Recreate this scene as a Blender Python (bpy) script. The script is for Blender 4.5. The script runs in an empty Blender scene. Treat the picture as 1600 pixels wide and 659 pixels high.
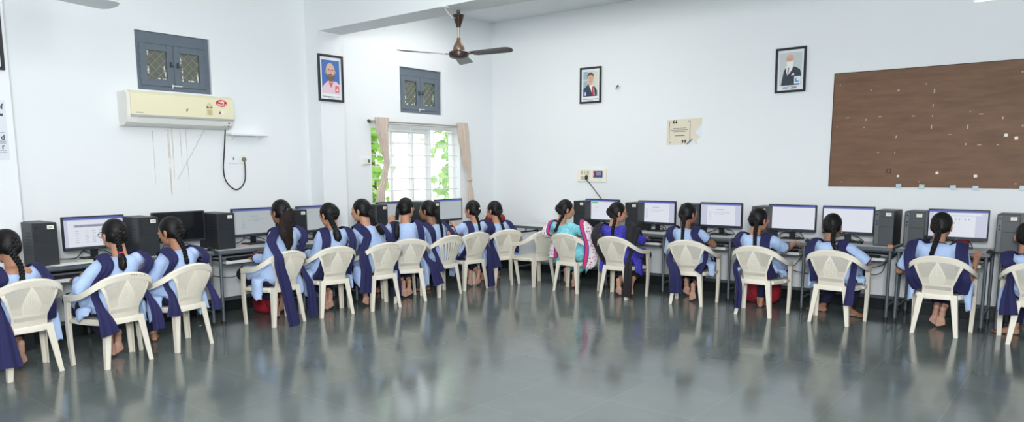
import bpy, bmesh, math, random
import numpy as np
from mathutils import Vector, Matrix, noise
from mathutils.bvhtree import BVHTree
random.seed(7)
SC = bpy.context.scene
COL = SC.collection
PI = math.pi
R_ = math.radians
V = Vector

# ------------------------------------------------------------------ camera
CAM_H = 1.55
F_PX, CY_PX = 1137.12, 417.67
YAW, PITCH, ROLL = 0.6804, -0.1365, -0.0028
CROT = Matrix.Rotation(YAW, 3, 'Z') @ Matrix.Rotation(PI/2 + PITCH, 3, 'X') @ Matrix.Rotation(ROLL, 3, 'Z')
cam = bpy.data.cameras.new('camera')
cam.sensor_width = 36.0
cam.lens = 36.0 * F_PX / 1600.0
cam.shift_y = (CY_PX - 329.5) / 1600.0
cam.clip_start = 0.05
camo = bpy.data.objects.new('camera', cam)
COL.objects.link(camo)
camo.matrix_world = Matrix.Translation((0, 0, CAM_H)) @ CROT.to_4x4()
SC.camera = camo

def ray(px, py):
    return CROT @ V(((px - 800) / F_PX, -(py - CY_PX) / F_PX, -1.0))
def on_z(px, py, z=0.0):
    r = ray(px, py); t = (z - CAM_H) / r.z
    return V((r.x*t, r.y*t, z))
def on_x(px, py, x):
    r = ray(px, py); t = x / r.x
    return V((x, r.y*t, CAM_H + r.z*t))
def on_y(px, py, y):
    r = ray(px, py); t = y / r.y
    return V((r.x*t, y, CAM_H + r.z*t))

WX, WY, CEIL = -7.37, 8.65, 3.70

# ------------------------------------------------------------------ materials
def lin(c):
    return tuple(((v/255.0)/12.92 if v/255.0 <= 0.04045 else ((v/255.0+0.055)/1.055)**2.4) for v in c)
MATS = {}
def mat(name, rgb=(200, 200, 200), rough=0.5, metal=0.0, emit=0.0, coat=0.0, spec=None, bump=None, vary=None, trans=0.0, alpha=1.0):
    """rgb in sRGB 0-255.  bump = (scale, strength, distance); vary = (scale, amount) noise in value"""
    if name in MATS: return MATS[name]
    m = bpy.data.materials.new(name); m.use_nodes = True
    nt = m.node_tree; b = nt.nodes['Principled BSDF']
    col = lin(rgb)
    b.inputs['Base Color'].default_value = (*col, 1)
    b.inputs['Roughness'].default_value = rough
    b.inputs['Metallic'].default_value = metal
    if spec is not None: b.inputs['Specular IOR Level'].default_value = spec
    if coat: b.inputs['Coat Weight'].default_value = coat
    if trans: b.inputs['Transmission Weight'].default_value = trans
    if alpha < 1: b.inputs['Alpha'].default_value = alpha
    if emit:
        b.inputs['Emission Color'].default_value = (*col, 1)
        b.inputs['Emission Strength'].default_value = emit
    if bump or vary:
        tc = nt.nodes.new('ShaderNodeTexCoord')
    if bump:
        n = nt.nodes.new('ShaderNodeTexNoise'); n.inputs['Scale'].default_value = bump[0]; n.inputs['Detail'].default_value = 4
        bp = nt.nodes.new('ShaderNodeBump'); bp.inputs['Strength'].default_value = bump[1]; bp.inputs['Distance'].default_value = bump[2]
        nt.links.new(tc.outputs['Object'], n.inputs['Vector'])
        nt.links.new(n.outputs['Fac'], bp.inputs['Height']); nt.links.new(bp.outputs['Normal'], b.inputs['Normal'])
    if vary:
        n = nt.nodes.new('ShaderNodeTexNoise'); n.inputs['Scale'].default_value = vary[0]; n.inputs['Detail'].default_value = 5
        mx = nt.nodes.new('ShaderNodeMix'); mx.data_type = 'RGBA'
        k = vary[1]
        mx.inputs['A'].default_value = (*[min(1, c*(1-k)) for c in col], 1)
        mx.inputs['B'].default_value = (*[min(1, c*(1+k)) for c in col], 1)
        nt.links.new(tc.outputs['Object'], n.inputs['Vector'])
        nt.links.new(n.outputs['Fac'], mx.inputs['Factor']); nt.links.new(mx.outputs['Result'], b.inputs['Base Color'])
    MATS[name] = m
    return m
def nodes(m):
    return m.node_tree, m.node_tree.nodes['Principled BSDF']

M_wall = mat('wall_paint', (231, 235, 237), 0.7, bump=(6, 0.05, 0.01), vary=(0.8, 0.012))
M_ceil = mat('ceiling_paint', (222, 226, 228), 0.8)
M_skirt = mat('black_granite', (34, 38, 38), 0.25, vary=(40, 0.5))
M_line = mat('white_trim', (225, 226, 224), 0.6)
M_chair = mat('ivory_plastic', (228, 222, 207), 0.38, vary=(5, 0.04))
M_steel = mat('grey_steel', (98, 106, 112), 0.38, metal=0.25)
M_steel_d = mat('dark_steel', (62, 68, 72), 0.42, metal=0.2)
M_lam = mat('grey_laminate', (205, 206, 203), 0.35)
M_foot = mat('black_rubber', (25, 25, 27), 0.6)
M_black = mat('black_plastic', (24, 27, 30), 0.4)
M_bezel = mat('bezel_plastic', (42, 46, 54), 0.4)
M_case = mat('dark_case', (38, 42, 46), 0.45, vary=(3, 0.08))
M_case_lit = mat('lit_case_panel', (66, 70, 74), 0.42)  # lighter copy of the case colour, brighter light on these towers painted in
M_strip = mat('grey_strip', (92, 97, 101), 0.4)
M_label = mat('white_sticker', (238, 236, 224), 0.6)
M_cable = mat('black_cable', (30, 32, 34), 0.5)
M_white = mat('white_plastic', (232, 231, 224), 0.4)
M_cream = mat('cream_plastic', (232, 227, 194), 0.35)
M_winf = mat('slate_paint', (98, 110, 121), 0.5, vary=(8, 0.12))
M_hair = mat('black_hair', (14, 12, 13), 0.48, spec=.28, bump=(90, 0.5, 0.004))
M_hairb = mat('brown_hair', (34, 26, 23), 0.6, spec=.2, bump=(90, 0.5, 0.004))
M_navy = mat('navy_cloth', (30, 31, 78), 0.85, vary=(30, 0.12), bump=(60, 0.25, 0.003))
M_navyp = mat('navy_trousers', (24, 26, 58), 0.9, vary=(20, 0.12), bump=(30, 0.3, 0.004))
M_red = mat('red_cloth', (150, 20, 36), 0.8, vary=(20, 0.2))

# light blue school cotton with a very fine woven check
def cotton(name, rgb, amount=0.022, scale=900):
    m = mat(name, rgb, 0.85)
    nt, b = nodes(m)
    tc = nt.nodes.new('ShaderNodeTexCoord')
    w = nt.nodes.new('ShaderNodeTexWave'); w.inputs['Scale'].default_value = scale/6.0; w.bands_direction = 'X'
    n = nt.nodes.new('ShaderNodeTexNoise'); n.inputs['Scale'].default_value = 11; n.inputs['Detail'].default_value = 3
    c = lin(rgb)
    mx = nt.nodes.new('ShaderNodeMix'); mx.data_type = 'RGBA'
    mx.inputs['A'].default_value = (*[x*(1-amount) for x in c], 1); mx.inputs['B'].default_value = (*[min(1, x*(1+amount)) for x in c], 1)
    nt.links.new(tc.outputs['Object'], w.inputs['Vector']); nt.links.new(tc.outputs['Object'], n.inputs['Vector'])
    nt.links.new(w.outputs['Color'], mx.inputs['Factor']); nt.links.new(mx.outputs['Result'], b.inputs['Base Color'])
    bp = nt.nodes.new('ShaderNodeBump'); bp.inputs['Strength'].default_value = 0.6; bp.inputs['Distance'].default_value = 0.022
    nt.links.new(n.outputs['Fac'], bp.inputs['Height']); nt.links.new(bp.outputs['Normal'], b.inputs['Normal'])
    return m
M_kurta = cotton('light_blue_cotton', (176, 199, 236))
M_cuff = mat('navy_piping', (40, 44, 80), 0.8)

def spotted(name, base, spot, scale=30, thr=0.45, spot2=None, voronoi=True):
    m = mat(name, base, 0.8)
    nt, b = nodes(m)
    tc = nt.nodes.new('ShaderNodeTexCoord')
    vo = nt.nodes.new('ShaderNodeTexVoronoi'); vo.inputs['Scale'].default_value = scale
    rp = nt.nodes.new('ShaderNodeValToRGB'); rp.color_ramp.interpolation = 'CONSTANT'
    e = rp.color_ramp.elements
    e[0].position = 0; e[0].color = (*lin(spot), 1)
    e[1].position = thr; e[1].color = (*lin(base), 1)
    if spot2:
        k = e.new(thr*0.55); k.color = (*lin(spot2), 1)
    nt.links.new(tc.outputs['Object'], vo.inputs['Vector']); nt.links.new(vo.outputs['Distance'], rp.inputs['Fac'])
    nt.links.new(rp.outputs['Color'], b.inputs['Base Color'])
    return m
M_teal = spotted('turquoise_print', (120, 208, 222), (172, 226, 236), 60, 0.40)
M_floral = spotted('white_floral_print', (226, 214, 220), (120, 70, 96), 30, 0.30, (176, 120, 140))
M_pink = mat('crimson_border', (205, 48, 92), 0.8)
M_blueb = mat('violet_border', (62, 50, 140), 0.8)
M_royal = spotted('royal_blue_print', (52, 50, 168), (112, 114, 208), 95, 0.28)
M_blackc = mat('black_cloth', (30, 28, 34), 0.85, vary=(20, 0.2))
M_skins = [mat('skin_%s' % n, c, 0.55, bump=(60, 0.1, 0.002)) for n, c in
           (('tan', (196, 146, 118)), ('brown', (178, 128, 100)), ('deep', (152, 108, 84)), ('warm', (206, 156, 130)))]

# ------------------------------------------------------------------ mesh builder
class MB:
    def __init__(s):
        s.v = []; s.f = []; s.mi = []
    def add(s, verts, faces, mi=0, mtx=None):
        o = len(s.v)
        if mtx is not None: verts = [mtx @ V(p) for p in verts]
        s.v += [tuple(p) for p in verts]
        s.f += [tuple(i+o for i in f) for f in faces]
        s.mi += [mi]*len(faces)
        return s
    def box(s, c, d, rot=None, bev=0.0, mi=0, seg=1):
        bm = bmesh.new(); bmesh.ops.create_cube(bm, size=1.0)
        for w in bm.verts: w.co = V((w.co.x*d[0], w.co.y*d[1], w.co.z*d[2]))
        if bev > 0:
            bmesh.ops.bevel(bm, geom=bm.edges[:], offset=min(bev, min(d)*0.45), segments=seg, affect='EDGES', profile=0.7)
        m = Matrix.Translation(V(c))
        if rot is not None: m = m @ (rot.to_4x4() if len(rot.row) == 3 else rot)
        bm.verts.index_update()
        s.add([w.co for w in bm.verts], [[w.index for w in f.verts] for f in bm.faces], mi, m)
        bm.free(); return s
    def loft(s, rings, cap=True, mi=0, closed=False):
        n = len(rings[0]); o = len(s.v)
        for r in rings: s.v += [tuple(p) for p in r]
        m = len(rings)
        for i in range(m if closed else m-1):
            a = o + i*n; b = o + ((i+1) % m)*n
            for j in range(n):
                k = (j+1) % n
                s.f.append((a+j, a+k, b+k, b+j)); s.mi.append(mi)
        if cap and not closed:
            s.f.append(tuple(o+j for j in reversed(range(n)))); s.mi.append(mi)
            s.f.append(tuple(o+(m-1)*n+j for j in range(n))); s.mi.append(mi)
        return s
    def tube(s, pts, rad, n=8, cap=True, mi=0, closed=False, flat=1.0, up=None):
        pts = [V(p) for p in pts]
        if not hasattr(rad, '__len__'): rad = [rad]*len(pts)
        rings = []; prev = None
        L = len(pts)
        for i, p in enumerate(pts):
            if closed: t = pts[(i+1) % L] - pts[i-1]
            else: t = pts[min(i+1, L-1)] - pts[max(i-1, 0)]
            if t.length < 1e-9: t = V((0, 0, 1))
            t.normalize()
            if prev is None:
                a = V(up) if up is not None else (V((0, 0, 1)) if abs(t.z) < 0.9 else V((1, 0, 0)))
                x = (a - t*a.dot(t)).normalized()
            else:
                x = prev - t*prev.dot(t)
                x = x.normalized() if x.length > 1e-6 else prev
            prev = x; y = t.cross(x)
            rings.append([p + (x*math.cos(2*PI*k/n)*flat + y*math.sin(2*PI*k/n))*rad[i] for k in range(n)])
        return s.loft(rings, cap, mi, closed)
    def cyl(s, p0, p1, r0, r1=None, n=16, mi=0):
        return s.tube([p0, p1], [r0, r0 if r1 is None else r1], n, True, mi)
    def capsule(s, p0, p1, r0, r1=None, n=12, mi=0, k=4):
        r1 = r0 if r1 is None else r1
        p0 = V(p0); p1 = V(p1); t = (p1-p0)
        t = t.normalized() if t.length > 1e-9 else V((0, 0, 1))
        pts = []; rr = []
        for i in range(k):
            a = PI/2*(i/k); a = PI/2 - a
            pts.append(p0 - t*r0*math.sin(a)); rr.append(max(r0*math.cos(a), 1e-4))
        pts.append(p0); rr.append(r0); pts.append(p1); rr.append(r1)
        for i in range(1, k+1):
            a = PI/2*(i/k)
            pts.append(p1 + t*r1*math.sin(a)); rr.append(max(r1*math.cos(a), 1e-4))
        return s.tube(pts, rr, n, True, mi)
    def ell(s, c, r, rot=None, nu=16, nv=10, mi=0):
        verts = []; faces = []
        for i in range(nv+1):
            th = PI*i/nv
            for j in range(nu):
                ph = 2*PI*j/nu
                verts.append((r[0]*math.sin(th)*math.cos(ph), r[1]*math.sin(th)*math.sin(ph), r[2]*math.cos(th)))
        for i in range(nv):
            for j in range(nu):
                k = (j+1) % nu
                faces.append((i*nu+j, (i+1)*nu+j, (i+1)*nu+k, i*nu+k))
        m = Matrix.Translation(V(c))
        if rot is not None: m = m @ rot.to_4x4()
        return s.add(verts, faces, mi, m)
    def lathe(s, prof, c=(0, 0, 0), n=24, mi=0):
        c = V(c)
        rings = [[c + V((r*math.cos(2*PI*k/n), r*math.sin(2*PI*k/n), z)) for k in range(n)] for r, z in prof]
        return s.loft(rings, True, mi)
    def prism(s, poly, mtx, depth, mi=0):
        """poly in 2D, extruded by depth along local z"""
        n = len(poly)
        vs = [(x, y, 0) for x, y in poly] + [(x, y, depth) for x, y in poly]
        fs = [tuple(reversed(range(n))), tuple(range(n, 2*n))] + [(i, (i+1) % n, n+(i+1) % n, n+i) for i in range(n)]
        return s.add(vs, fs, mi, mtx)
    def mesh(s, name):
        me = bpy.data.meshes.new(name)
        me.from_pydata(s.v, [], s.f)
        return me
    def build(s, name, mats, parent=None, smooth=True, angle=35, loc=None, rot=None):
        me = s.mesh(name)
        if not isinstance(mats, (list, tuple)): mats = [mats]
        for m in mats: me.materials.append(m)
        if len(mats) > 1: me.polygons.foreach_set('material_index', s.mi)
        bm = bmesh.new(); bm.from_mesh(me)
        bmesh.ops.remove_doubles(bm, verts=bm.verts, dist=1e-6)
        bmesh.ops.recalc_face_normals(bm, faces=bm.faces); bm.to_mesh(me); bm.free()
        return link(name, me, parent, smooth, angle, loc, rot)

def link(name, me, parent=None, smooth=True, angle=35, loc=None, rot=None):
    if smooth:
        me.shade_smooth()
        if angle: me.set_sharp_from_angle(angle=R_(angle))
    me.update()
    o = bpy.data.objects.new(name, me); COL.objects.link(o)
    if parent is not None: o.parent = parent
    if loc is not None: o.location = loc
    if rot is not None: o.rotation_euler = rot
    return o
def empty(name, loc=(0, 0, 0), rz=0.0):
    o = bpy.data.objects.new(name, None); COL.objects.link(o)
    o.empty_display_size = 0.1
    o.location = loc; o.rotation_euler = (0, 0, rz); return o
def tag(o, label, cat, group=None):
    o['label'] = label; o['category'] = cat
    if group: o['group'] = group
    return o
def struct(o):
    o['kind'] = 'structure'; return o
KIDS = {}
def copy_tree(o, parent=None):
    c = o.copy(); COL.objects.link(c)
    if parent is not None: c.parent = parent
    for ch in o.children:
        copy_tree(ch, c)
    return c
def remesh(mb, name, voxel, smooth=2, mats=(), dec=None):
    me = mb.mesh(name + '_raw')
    bm = bmesh.new(); bm.from_mesh(me)
    bmesh.ops.remove_doubles(bm, verts=bm.verts, dist=1e-5)
    bmesh.ops.recalc_face_normals(bm, faces=bm.faces); bm.to_mesh(me); bm.free()
    o = bpy.data.objects.new('remesh_tmp', me); COL.objects.link(o)
    r = o.modifiers.new('r', 'REMESH'); r.mode = 'VOXEL'; r.voxel_size = voxel; r.adaptivity = 0
    if smooth:
        sm = o.modifiers.new('s', 'SMOOTH'); sm.factor = 0.5; sm.iterations = smooth
    if dec:
        d = o.modifiers.new('d', 'DECIMATE'); d.ratio = dec
    dg = bpy.context.evaluated_depsgraph_get()
    out = bpy.data.meshes.new_from_object(o.evaluated_get(dg))
    bpy.data.objects.remove(o); bpy.data.meshes.remove(me)
    out.name = name
    out.materials.clear()
    for m in mats: out.materials.append(m)
    return out
def spline(pts, n=8, closed=False):
    pts = [V(p) for p in pts]; out = []
    L = len(pts)
    for i in range(L if closed else L-1):
        if closed: p0, p1, p2, p3 = pts[i-1], pts[i], pts[(i+1) % L], pts[(i+2) % L]
        else:
            p1, p2 = pts[i], pts[i+1]
            p0 = pts[i-1] if i > 0 else p1*2 - p2
            p3 = pts[i+2] if i+2 < L else p2*2 - p1
        for k in range(n):
            t = k/n
            out.append(0.5*((2*p1) + (p2-p0)*t + (2*p0-5*p1+4*p2-p3)*t*t + (3*p1-p0-3*p2+p3)*t**3))
    if not closed: out.append(pts[-1].copy())
    return out
def text_mesh(body, size, depth=0.0004, align='CENTER', bold=0.0):
    c = bpy.data.curves.new('t', 'FONT'); c.body = body; c.size = size; c.extrude = depth; c.align_x = align; c.align_y = 'CENTER'
    c.offset = bold
    o = bpy.data.objects.new('t', c); COL.objects.link(o)
    dg = bpy.context.evaluated_depsgraph_get()
    me = bpy.data.meshes.new_from_object(o.evaluated_get(dg))
    bpy.data.objects.remove(o); bpy.data.curves.remove(c)
    return me
def add_text(mb, body, size, mtx, mi=0, depth=0.0004, align='CENTER', bold=0.0):
    me = text_mesh(body, size, depth, align, bold)
    mb.add([v.co for v in me.vertices], [tuple(p.vertices) for p in me.polygons], mi, mtx)
    bpy.data.meshes.remove(me)
# frames for things mounted on the walls: local x right, y up, z out of the wall
WL = Matrix(((0, 0, 1, 0), (1, 0, 0, 0), (0, 1, 0, 0), (0, 0, 0, 1)))       # left wall (faces +x): right = +y, up = +z, out = +x
WB = Matrix(((1, 0, 0, 0), (0, 0, -1, 0), (0, 1, 0, 0), (0, 0, 0, 1)))      # back wall (faces -y): right = +x, up = +z, out = -y
# ------------------------------------------------------------------ room shell
def wall_panel(name, x0, x1, z0, z1, holes, mtx, thick, m):
    """rectangle in local (x right, y up), holes list of (x0,x1,z0,z1); extruded backwards by thick"""
    xs = sorted({x0, x1, *[h[0] for h in holes], *[h[1] for h in holes]})
    zs = sorted({z0, z1, *[h[2] for h in holes], *[h[3] for h in holes]})
    mb = MB()
    def hole(i, j):
        cx = (xs[i]+xs[i+1])/2; cz = (zs[j]+zs[j+1])/2
        return any(h[0] < cx < h[1] and h[2] < cz < h[3] for h in holes)
    nx, nz = len(xs)-1, len(zs)-1
    idx = {}
    def P(i, j, b):
        k = (i, j, b)
        if k not in idx:
            idx[k] = len(mb.v); mb.v.append(tuple(mtx @ V((xs[i], zs[j], -thick*b))))
        return idx[k]
    def face(a): mb.f.append(tuple(a)); mb.mi.append(0)
    for i in range(nx):
        for j in range(nz):
            if hole(i, j): continue
            face((P(i, j, 0), P(i+1, j, 0), P(i+1, j+1, 0), P(i, j+1, 0)))
            face((P(i, j, 1), P(i, j+1, 1), P(i+1, j+1, 1), P(i+1, j, 1)))
            for (di, dj, a, b) in ((-1, 0, (i, j), (i, j+1)), (1, 0, (i+1, j+1), (i+1, j)), (0, -1, (i+1, j), (i, j)), (0, 1, (i, j+1), (i+1, j+1))):
                ii, jj = i+di, j+dj
                if ii < 0 or jj < 0 or ii >= nx or jj >= nz or hole(ii, jj):
                    face((P(*a, 0), P(*b, 0), P(*b, 1), P(*a, 1)))
    return struct(mb.build(name, m, smooth=False))

X1, Y0 = 4.6, -4.2
W1 = (3.345, 4.105, 2.315, 2.876)
W2 = (6.755, 7.54, 2.282, 2.880)
W3 = (6.235, 7.90, 1.00, 2.125)
wl = wall_panel('wall_left', Y0, WY, 0, CEIL, [W1, W2, W3], Matrix.Translation((WX, 0, 0)) @ WL, 0.23, M_wall)
wall_panel('wall_back', WX, X1, 0, CEIL, [], Matrix.Translation((0, WY, 0)) @ WB, 0.23, M_wall)
# right side and the wall behind the camera: plain walls with wide windows for daylight
WR = Matrix(((0, 0, -1, X1), (-1, 0, 0, 0), (0, 1, 0, 0), (0, 0, 0, 1)))
wall_panel('wall_right', -WY, -Y0, 0, CEIL, [(-5.6, -3.6, 1.0, 2.2), (-1.6, 0.4, 1.0, 2.2)], WR, 0.23, M_wall)
WF = Matrix(((-1, 0, 0, 0), (0, 0, 1, Y0), (0, 1, 0, 0), (0, 0, 0, 1)))
wall_panel('wall_front', -X1, -WX, 0, CEIL, [(-3.0, -1.0, 1.0, 2.2), (1.5, 3.5, 1.0, 2.2)], WF, 0.23, M_wall)
mb = MB(); mb.box(((WX+X1)/2, (Y0+WY)/2, CEIL+0.08), (X1-WX+0.5, WY-Y0+0.5, 0.16)); struct(mb.build('ceiling', M_ceil, smooth=False))

# floor: polished grey stone in 0.6 m tiles with thin pale joints
M_floor = mat('polished_grey_stone', (96, 104, 104), 0.1, spec=0.6)
nt, b = nodes(M_floor)
tc = nt.nodes.new('ShaderNodeTexCoord')
br = nt.nodes.new('ShaderNodeTexBrick')
mp = nt.nodes.new('ShaderNodeMapping'); mp.inputs['Location'].default_value = (1.27, -2.265+0.6, 0)
br.offset = 0.0; br.inputs['Scale'].default_value = 1.0; br.inputs['Brick Width'].default_value = 0.6; br.inputs['Row Height'].default_value = 0.6
br.inputs['Mortar Size'].default_value = 0.0025; br.inputs['Mortar Smooth'].default_value = 0.2; br.inputs['Bias'].default_value = 0
c1 = lin((98, 106, 105)); c2 = lin((104, 112, 110))
br.inputs['Color1'].default_value = (*c1, 1); br.inputs['Color2'].default_value = (*c2, 1); br.inputs['Mortar'].default_value = (*lin((118, 124, 122)), 1)
nt.links.new(tc.outputs['Object'], mp.inputs['Vector']); nt.links.new(mp.outputs['Vector'], br.inputs['Vector'])
nz = nt.nodes.new('ShaderNodeTexNoise'); nz.inputs['Scale'].default_value = 1.6; nz.inputs['Detail'].default_value = 5; nz.inputs['Roughness'].default_value = 0.5
nt.links.new(tc.outputs['Object'], nz.inputs['Vector'])
mx = nt.nodes.new('ShaderNodeMix'); mx.data_type = 'RGBA'; mx.blend_type = 'MULTIPLY'; mx.inputs['Factor'].default_value = 1
cr = nt.nodes.new('ShaderNodeValToRGB'); cr.color_ramp.elements[0].position = 0.3; cr.color_ramp.elements[0].color = (.82, .84, .84, 1)
cr.color_ramp.elements[1].position = 0.7; cr.color_ramp.elements[1].color = (1.08, 1.08, 1.07, 1)
nt.links.new(nz.outputs['Fac'], cr.inputs['Fac']); nt.links.new(br.outputs['Color'], mx.inputs['A']); nt.links.new(cr.outputs['Color'], mx.inputs['B'])
nt.links.new(mx.outputs['Result'], b.inputs['Base Color'])
mr = nt.nodes.new('ShaderNodeMapRange'); mr.inputs['From Min'].default_value = 0.3; mr.inputs['From Max'].default_value = 0.7
mr.inputs['To Min'].default_value = 0.10; mr.inputs['To Max'].default_value = 0.18
nt.links.new(nz.outputs['Fac'], mr.inputs['Value']); nt.links.new(mr.outputs['Result'], b.inputs['Roughness'])
n2 = nt.nodes.new('ShaderNodeTexNoise'); n2.inputs['Scale'].default_value = 5; n2.inputs['Detail'].default_value = 3
bp = nt.nodes.new('ShaderNodeBump'); bp.inputs['Strength'].default_value = 0.02; bp.inputs['Distance'].default_value = 0.02
nt.links.new(tc.outputs['Object'], n2.inputs['Vector']); nt.links.new(n2.outputs['Fac'], bp.inputs['Height']); nt.links.new(bp.outputs['Normal'], b.inputs['Normal'])
mb = MB(); mb.box(((WX+X1)/2, (Y0+WY)/2, -0.08), (X1-WX+0.5, WY-Y0+0.5, 0.16)); struct(mb.build('floor', M_floor, smooth=False))

# pillars against the left wall and the beam that rests on one of them
PX = -7.12
for (a, c) in ((5.29, 5.63), (1.82, 2.19)):
    mb = MB(); hh = 3.10 if a > 5 else CEIL; mb.box(((WX+PX)/2, (a+c)/2, hh/2), (PX-WX, c-a, hh)); struct(mb.build('pillar', M_wall, smooth=False))
mb = MB(); mb.box(((WX+X1)/2, 5.46, (3.10+CEIL)/2), (X1-WX, 0.34, CEIL-3.10)); struct(mb.build('beam', M_wall, smooth=False))
# skirtings
SK = 0.142
def skirt(name, p0, p1):
    mb = MB()
    p0 = V(p0); p1 = V(p1); d = (p1-p0); L = d.length; d.normalize()
    rot = Matrix.Rotation(math.atan2(d.y, d.x), 3, 'Z')
    c = (p0+p1)/2
    mb.box((c.x, c.y, SK/2), (L, 0.024, SK), rot, bev=0.003)
    mb.box((c.x, c.y, SK+0.006), (L, 0.03, 0.012), rot, bev=0.003, mi=1)
    return struct(mb.build(name, [M_skirt, M_steel]))
skirt('baseboard_back', (WX, WY-0.012, 0), (X1, WY-0.012, 0))
skirt('baseboard_left', (WX+0.012, Y0, 0), (WX+0.012, 1.82, 0))
skirt('baseboard_left', (WX+0.012, 2.19, 0), (WX+0.012, 5.29, 0))
skirt('baseboard_left', (WX+0.012, 5.63, 0), (WX+0.012, WY, 0))
skirt('baseboard_pillar', (PX+0.012, 5.29, 0), (PX+0.012, 5.63, 0))
skirt('baseboard_pillar', (PX+0.012, 1.82, 0), (PX+0.012, 2.19, 0))

# ------------------------------------------------------------------ windows in the left wall
def casement(name, W, with_hook):
    y0, y1, z0, z1 = W
    root = struct(empty(name, (WX, (y0+y1)/2, z0)))
    w = y1-y0; h = z1-z0
    B = WL            # local: right +y, up +z, out +x ; origin bottom centre
    IN = -0.07
    def bx(mb, x, y, z, sx, sy, sz, bev=0.004, mi=0):
        tmp = MB(); tmp.box((x, y, z), (sx, sy, sz), bev=bev, mi=mi)
        mb.add(tmp.v, tmp.f, mi, B)
    mb = MB(); t = 0.045
    bx(mb, -w/2+t/2, h/2, IN, t, h, 0.09); bx(mb, w/2-t/2, h/2, IN, t, h, 0.09)
    bx(mb, 0, h-0.055, IN, w-2*t+0.002, 0.11, 0.09); bx(mb, 0, t/2, IN, w-2*t+0.002, t, 0.09)
    struct(mb.build('frame', M_winf, root))
    sh0, sh1 = t, h-0.11
    for s in (-1, 1):
        mb = MB(); a = s*(w/2-t); bq = s*0.003
        x0, x1 = min(a, bq), max(a, bq); sw = x1-x0; st = 0.065
        bx(mb, x0+st/2, (sh0+sh1)/2, IN+0.03, st, sh1-sh0, 0.04); bx(mb, x1-st/2, (sh0+sh1)/2, IN+0.03, st, sh1-sh0, 0.04)
        bx(mb, (x0+x1)/2, sh0+st/2, IN+0.03, sw-2*st+.002, st, 0.04); bx(mb, (x0+x1)/2, sh1-st/2, IN+0.03, sw-2*st+.002, st, 0.04)
        sash = struct(mb.build('sash', M_winf, root))
        g = MB(); bx(g, (x0+x1)/2, (sh0+sh1)/2, IN+0.025, sw-2*st+.01, sh1-sh0-2*st+.01, 0.004, 0)
        struct(g.build('pane', M_dirtyglass, sash))
        # smears of old paint at the edge of the glass
        p = MB()
        random.seed(int(y0*100)+s)
        for q in range(7):
            e = random.random()
            xx = (x0+st+0.012+e*0.015) if q % 3 == 0 else ((x1-st-0.012-e*0.02) if q % 3 == 1 else random.uniform(x0+st+.02, x1-st-.02))
            zz = random.uniform(sh0+st+.02, sh1-st-.02) if q % 3 != 2 else sh0+st+0.012
            wx = random.uniform(.01, .02) if q % 3 != 2 else random.uniform(.03, .07); hz_ = random.uniform(.04, .11) if q % 3 != 2 else .016
            pl = [(xx + wx*.5*math.cos(2*PI*k/9)*random.uniform(.6, 1.15), zz + hz_*.5*math.sin(2*PI*k/9)*random.uniform(.6, 1.15)) for k in range(9)]
            p.prism(pl, B @ Matrix.Translation((0, 0, IN+.0280+.0004*q)), .0003)
        struct(p.build('paint_smear', M_line, sash))
        hd = MB(); bx(hd, s*0.035, h*0.47, IN+0.062, 0.018, 0.05, 0.02); bx(hd, s*0.03, h*0.44, IN+0.075, 0.03, 0.012, 0.02)
        struct(hd.build('handle', M_steel_d, sash))
        for hz in (0.2, 0.5, 0.8):
            k = MB(); bx(k, s*(w/2-t+0.004), sh0+(sh1-sh0)*hz, IN+0.05, 0.016, 0.06, 0.016); struct(k.build('hinge', M_winf, sash))
    # bolt at the foot
    mb = MB(); bx(mb, 0.02, t+0.012, IN+0.06, 0.10, 0.012, 0.012); bx(mb, -0.03, t+0.005, IN+0.06, 0.012, 0.04, 0.012)
    struct(mb.build('bolt', M_line, root))
    # diamond security mesh against the glass
    mb = MB(); pitch = 0.092; st = .065
    for sx in (-1, 1):
        xa, xb = sorted((sx*(w/2-t-st), sx*(.003+st))); za, zb = sh0+st, sh1-st
        for sgn in (-1, 1):
            k = xa-(zb-za)
            while k < xb+(zb-za):
                pts = []
                for i in range(61):
                    z = za + (zb-za)*i/60; x = k + sgn*(z-(za if sgn > 0 else zb)) - 0
                    if xa <= x <= xb: pts.append((x, z))
                if len(pts) > 2:
                    a, c = pts[0], pts[-1]
                    mb.tube([B @ V((a[0], a[1], IN+0.031+0.002*sgn)), B @ V((c[0], c[1], IN+0.031+0.002*sgn))], 0.0042, 5)
                k += pitch
    struct(mb.build('security_mesh', M_mesh, root))
    return root
M_dirtyglass = mat('dusty_glass', (84, 90, 80), 0.3, alpha=0.86)
M_mesh = mat('mesh_wire', (140, 142, 122), 0.6)
casement('window_1', W1, True)
casement('window_2', W2, True)

# the big sliding window
M_upvc = mat('white_upvc', (238, 240, 240), 0.35)
M_glass = mat('clear_glass', (245, 250, 250), 0.02, alpha=0.12)
M_frost = mat('pale_glass', (240, 246, 244), 0.15, alpha=0.3)
M_bar = mat('white_enamel', (236, 238, 238), 0.4)
y0, y1, z0, z1 = W3
win = struct(empty('window_3', (WX, y0, z0)))
B = WL
def bxw(mb, x0_, x1_, za, zb, zc, t, bev=0.003, mi=0):
    tmp = MB(); tmp.box(((x0_+x1_)/2, (za+zb)/2, zc), (x1_-x0_, zb-za, t), bev=bev)
    mb.add(tmp.v, tmp.f, mi, B)
w = y1-y0; h = z1-z0; D = -0.15
mb = MB(); t = 0.05
bxw(mb, 0, t, 0, h, D, 0.08); bxw(mb, w-t, w, 0, h, D, 0.08); bxw(mb, t, w-t, 0, t, D, 0.08); bxw(mb, t, w-t, h-t, h, D, 0.08)
struct(mb.build('frame', M_upvc, win))
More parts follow.
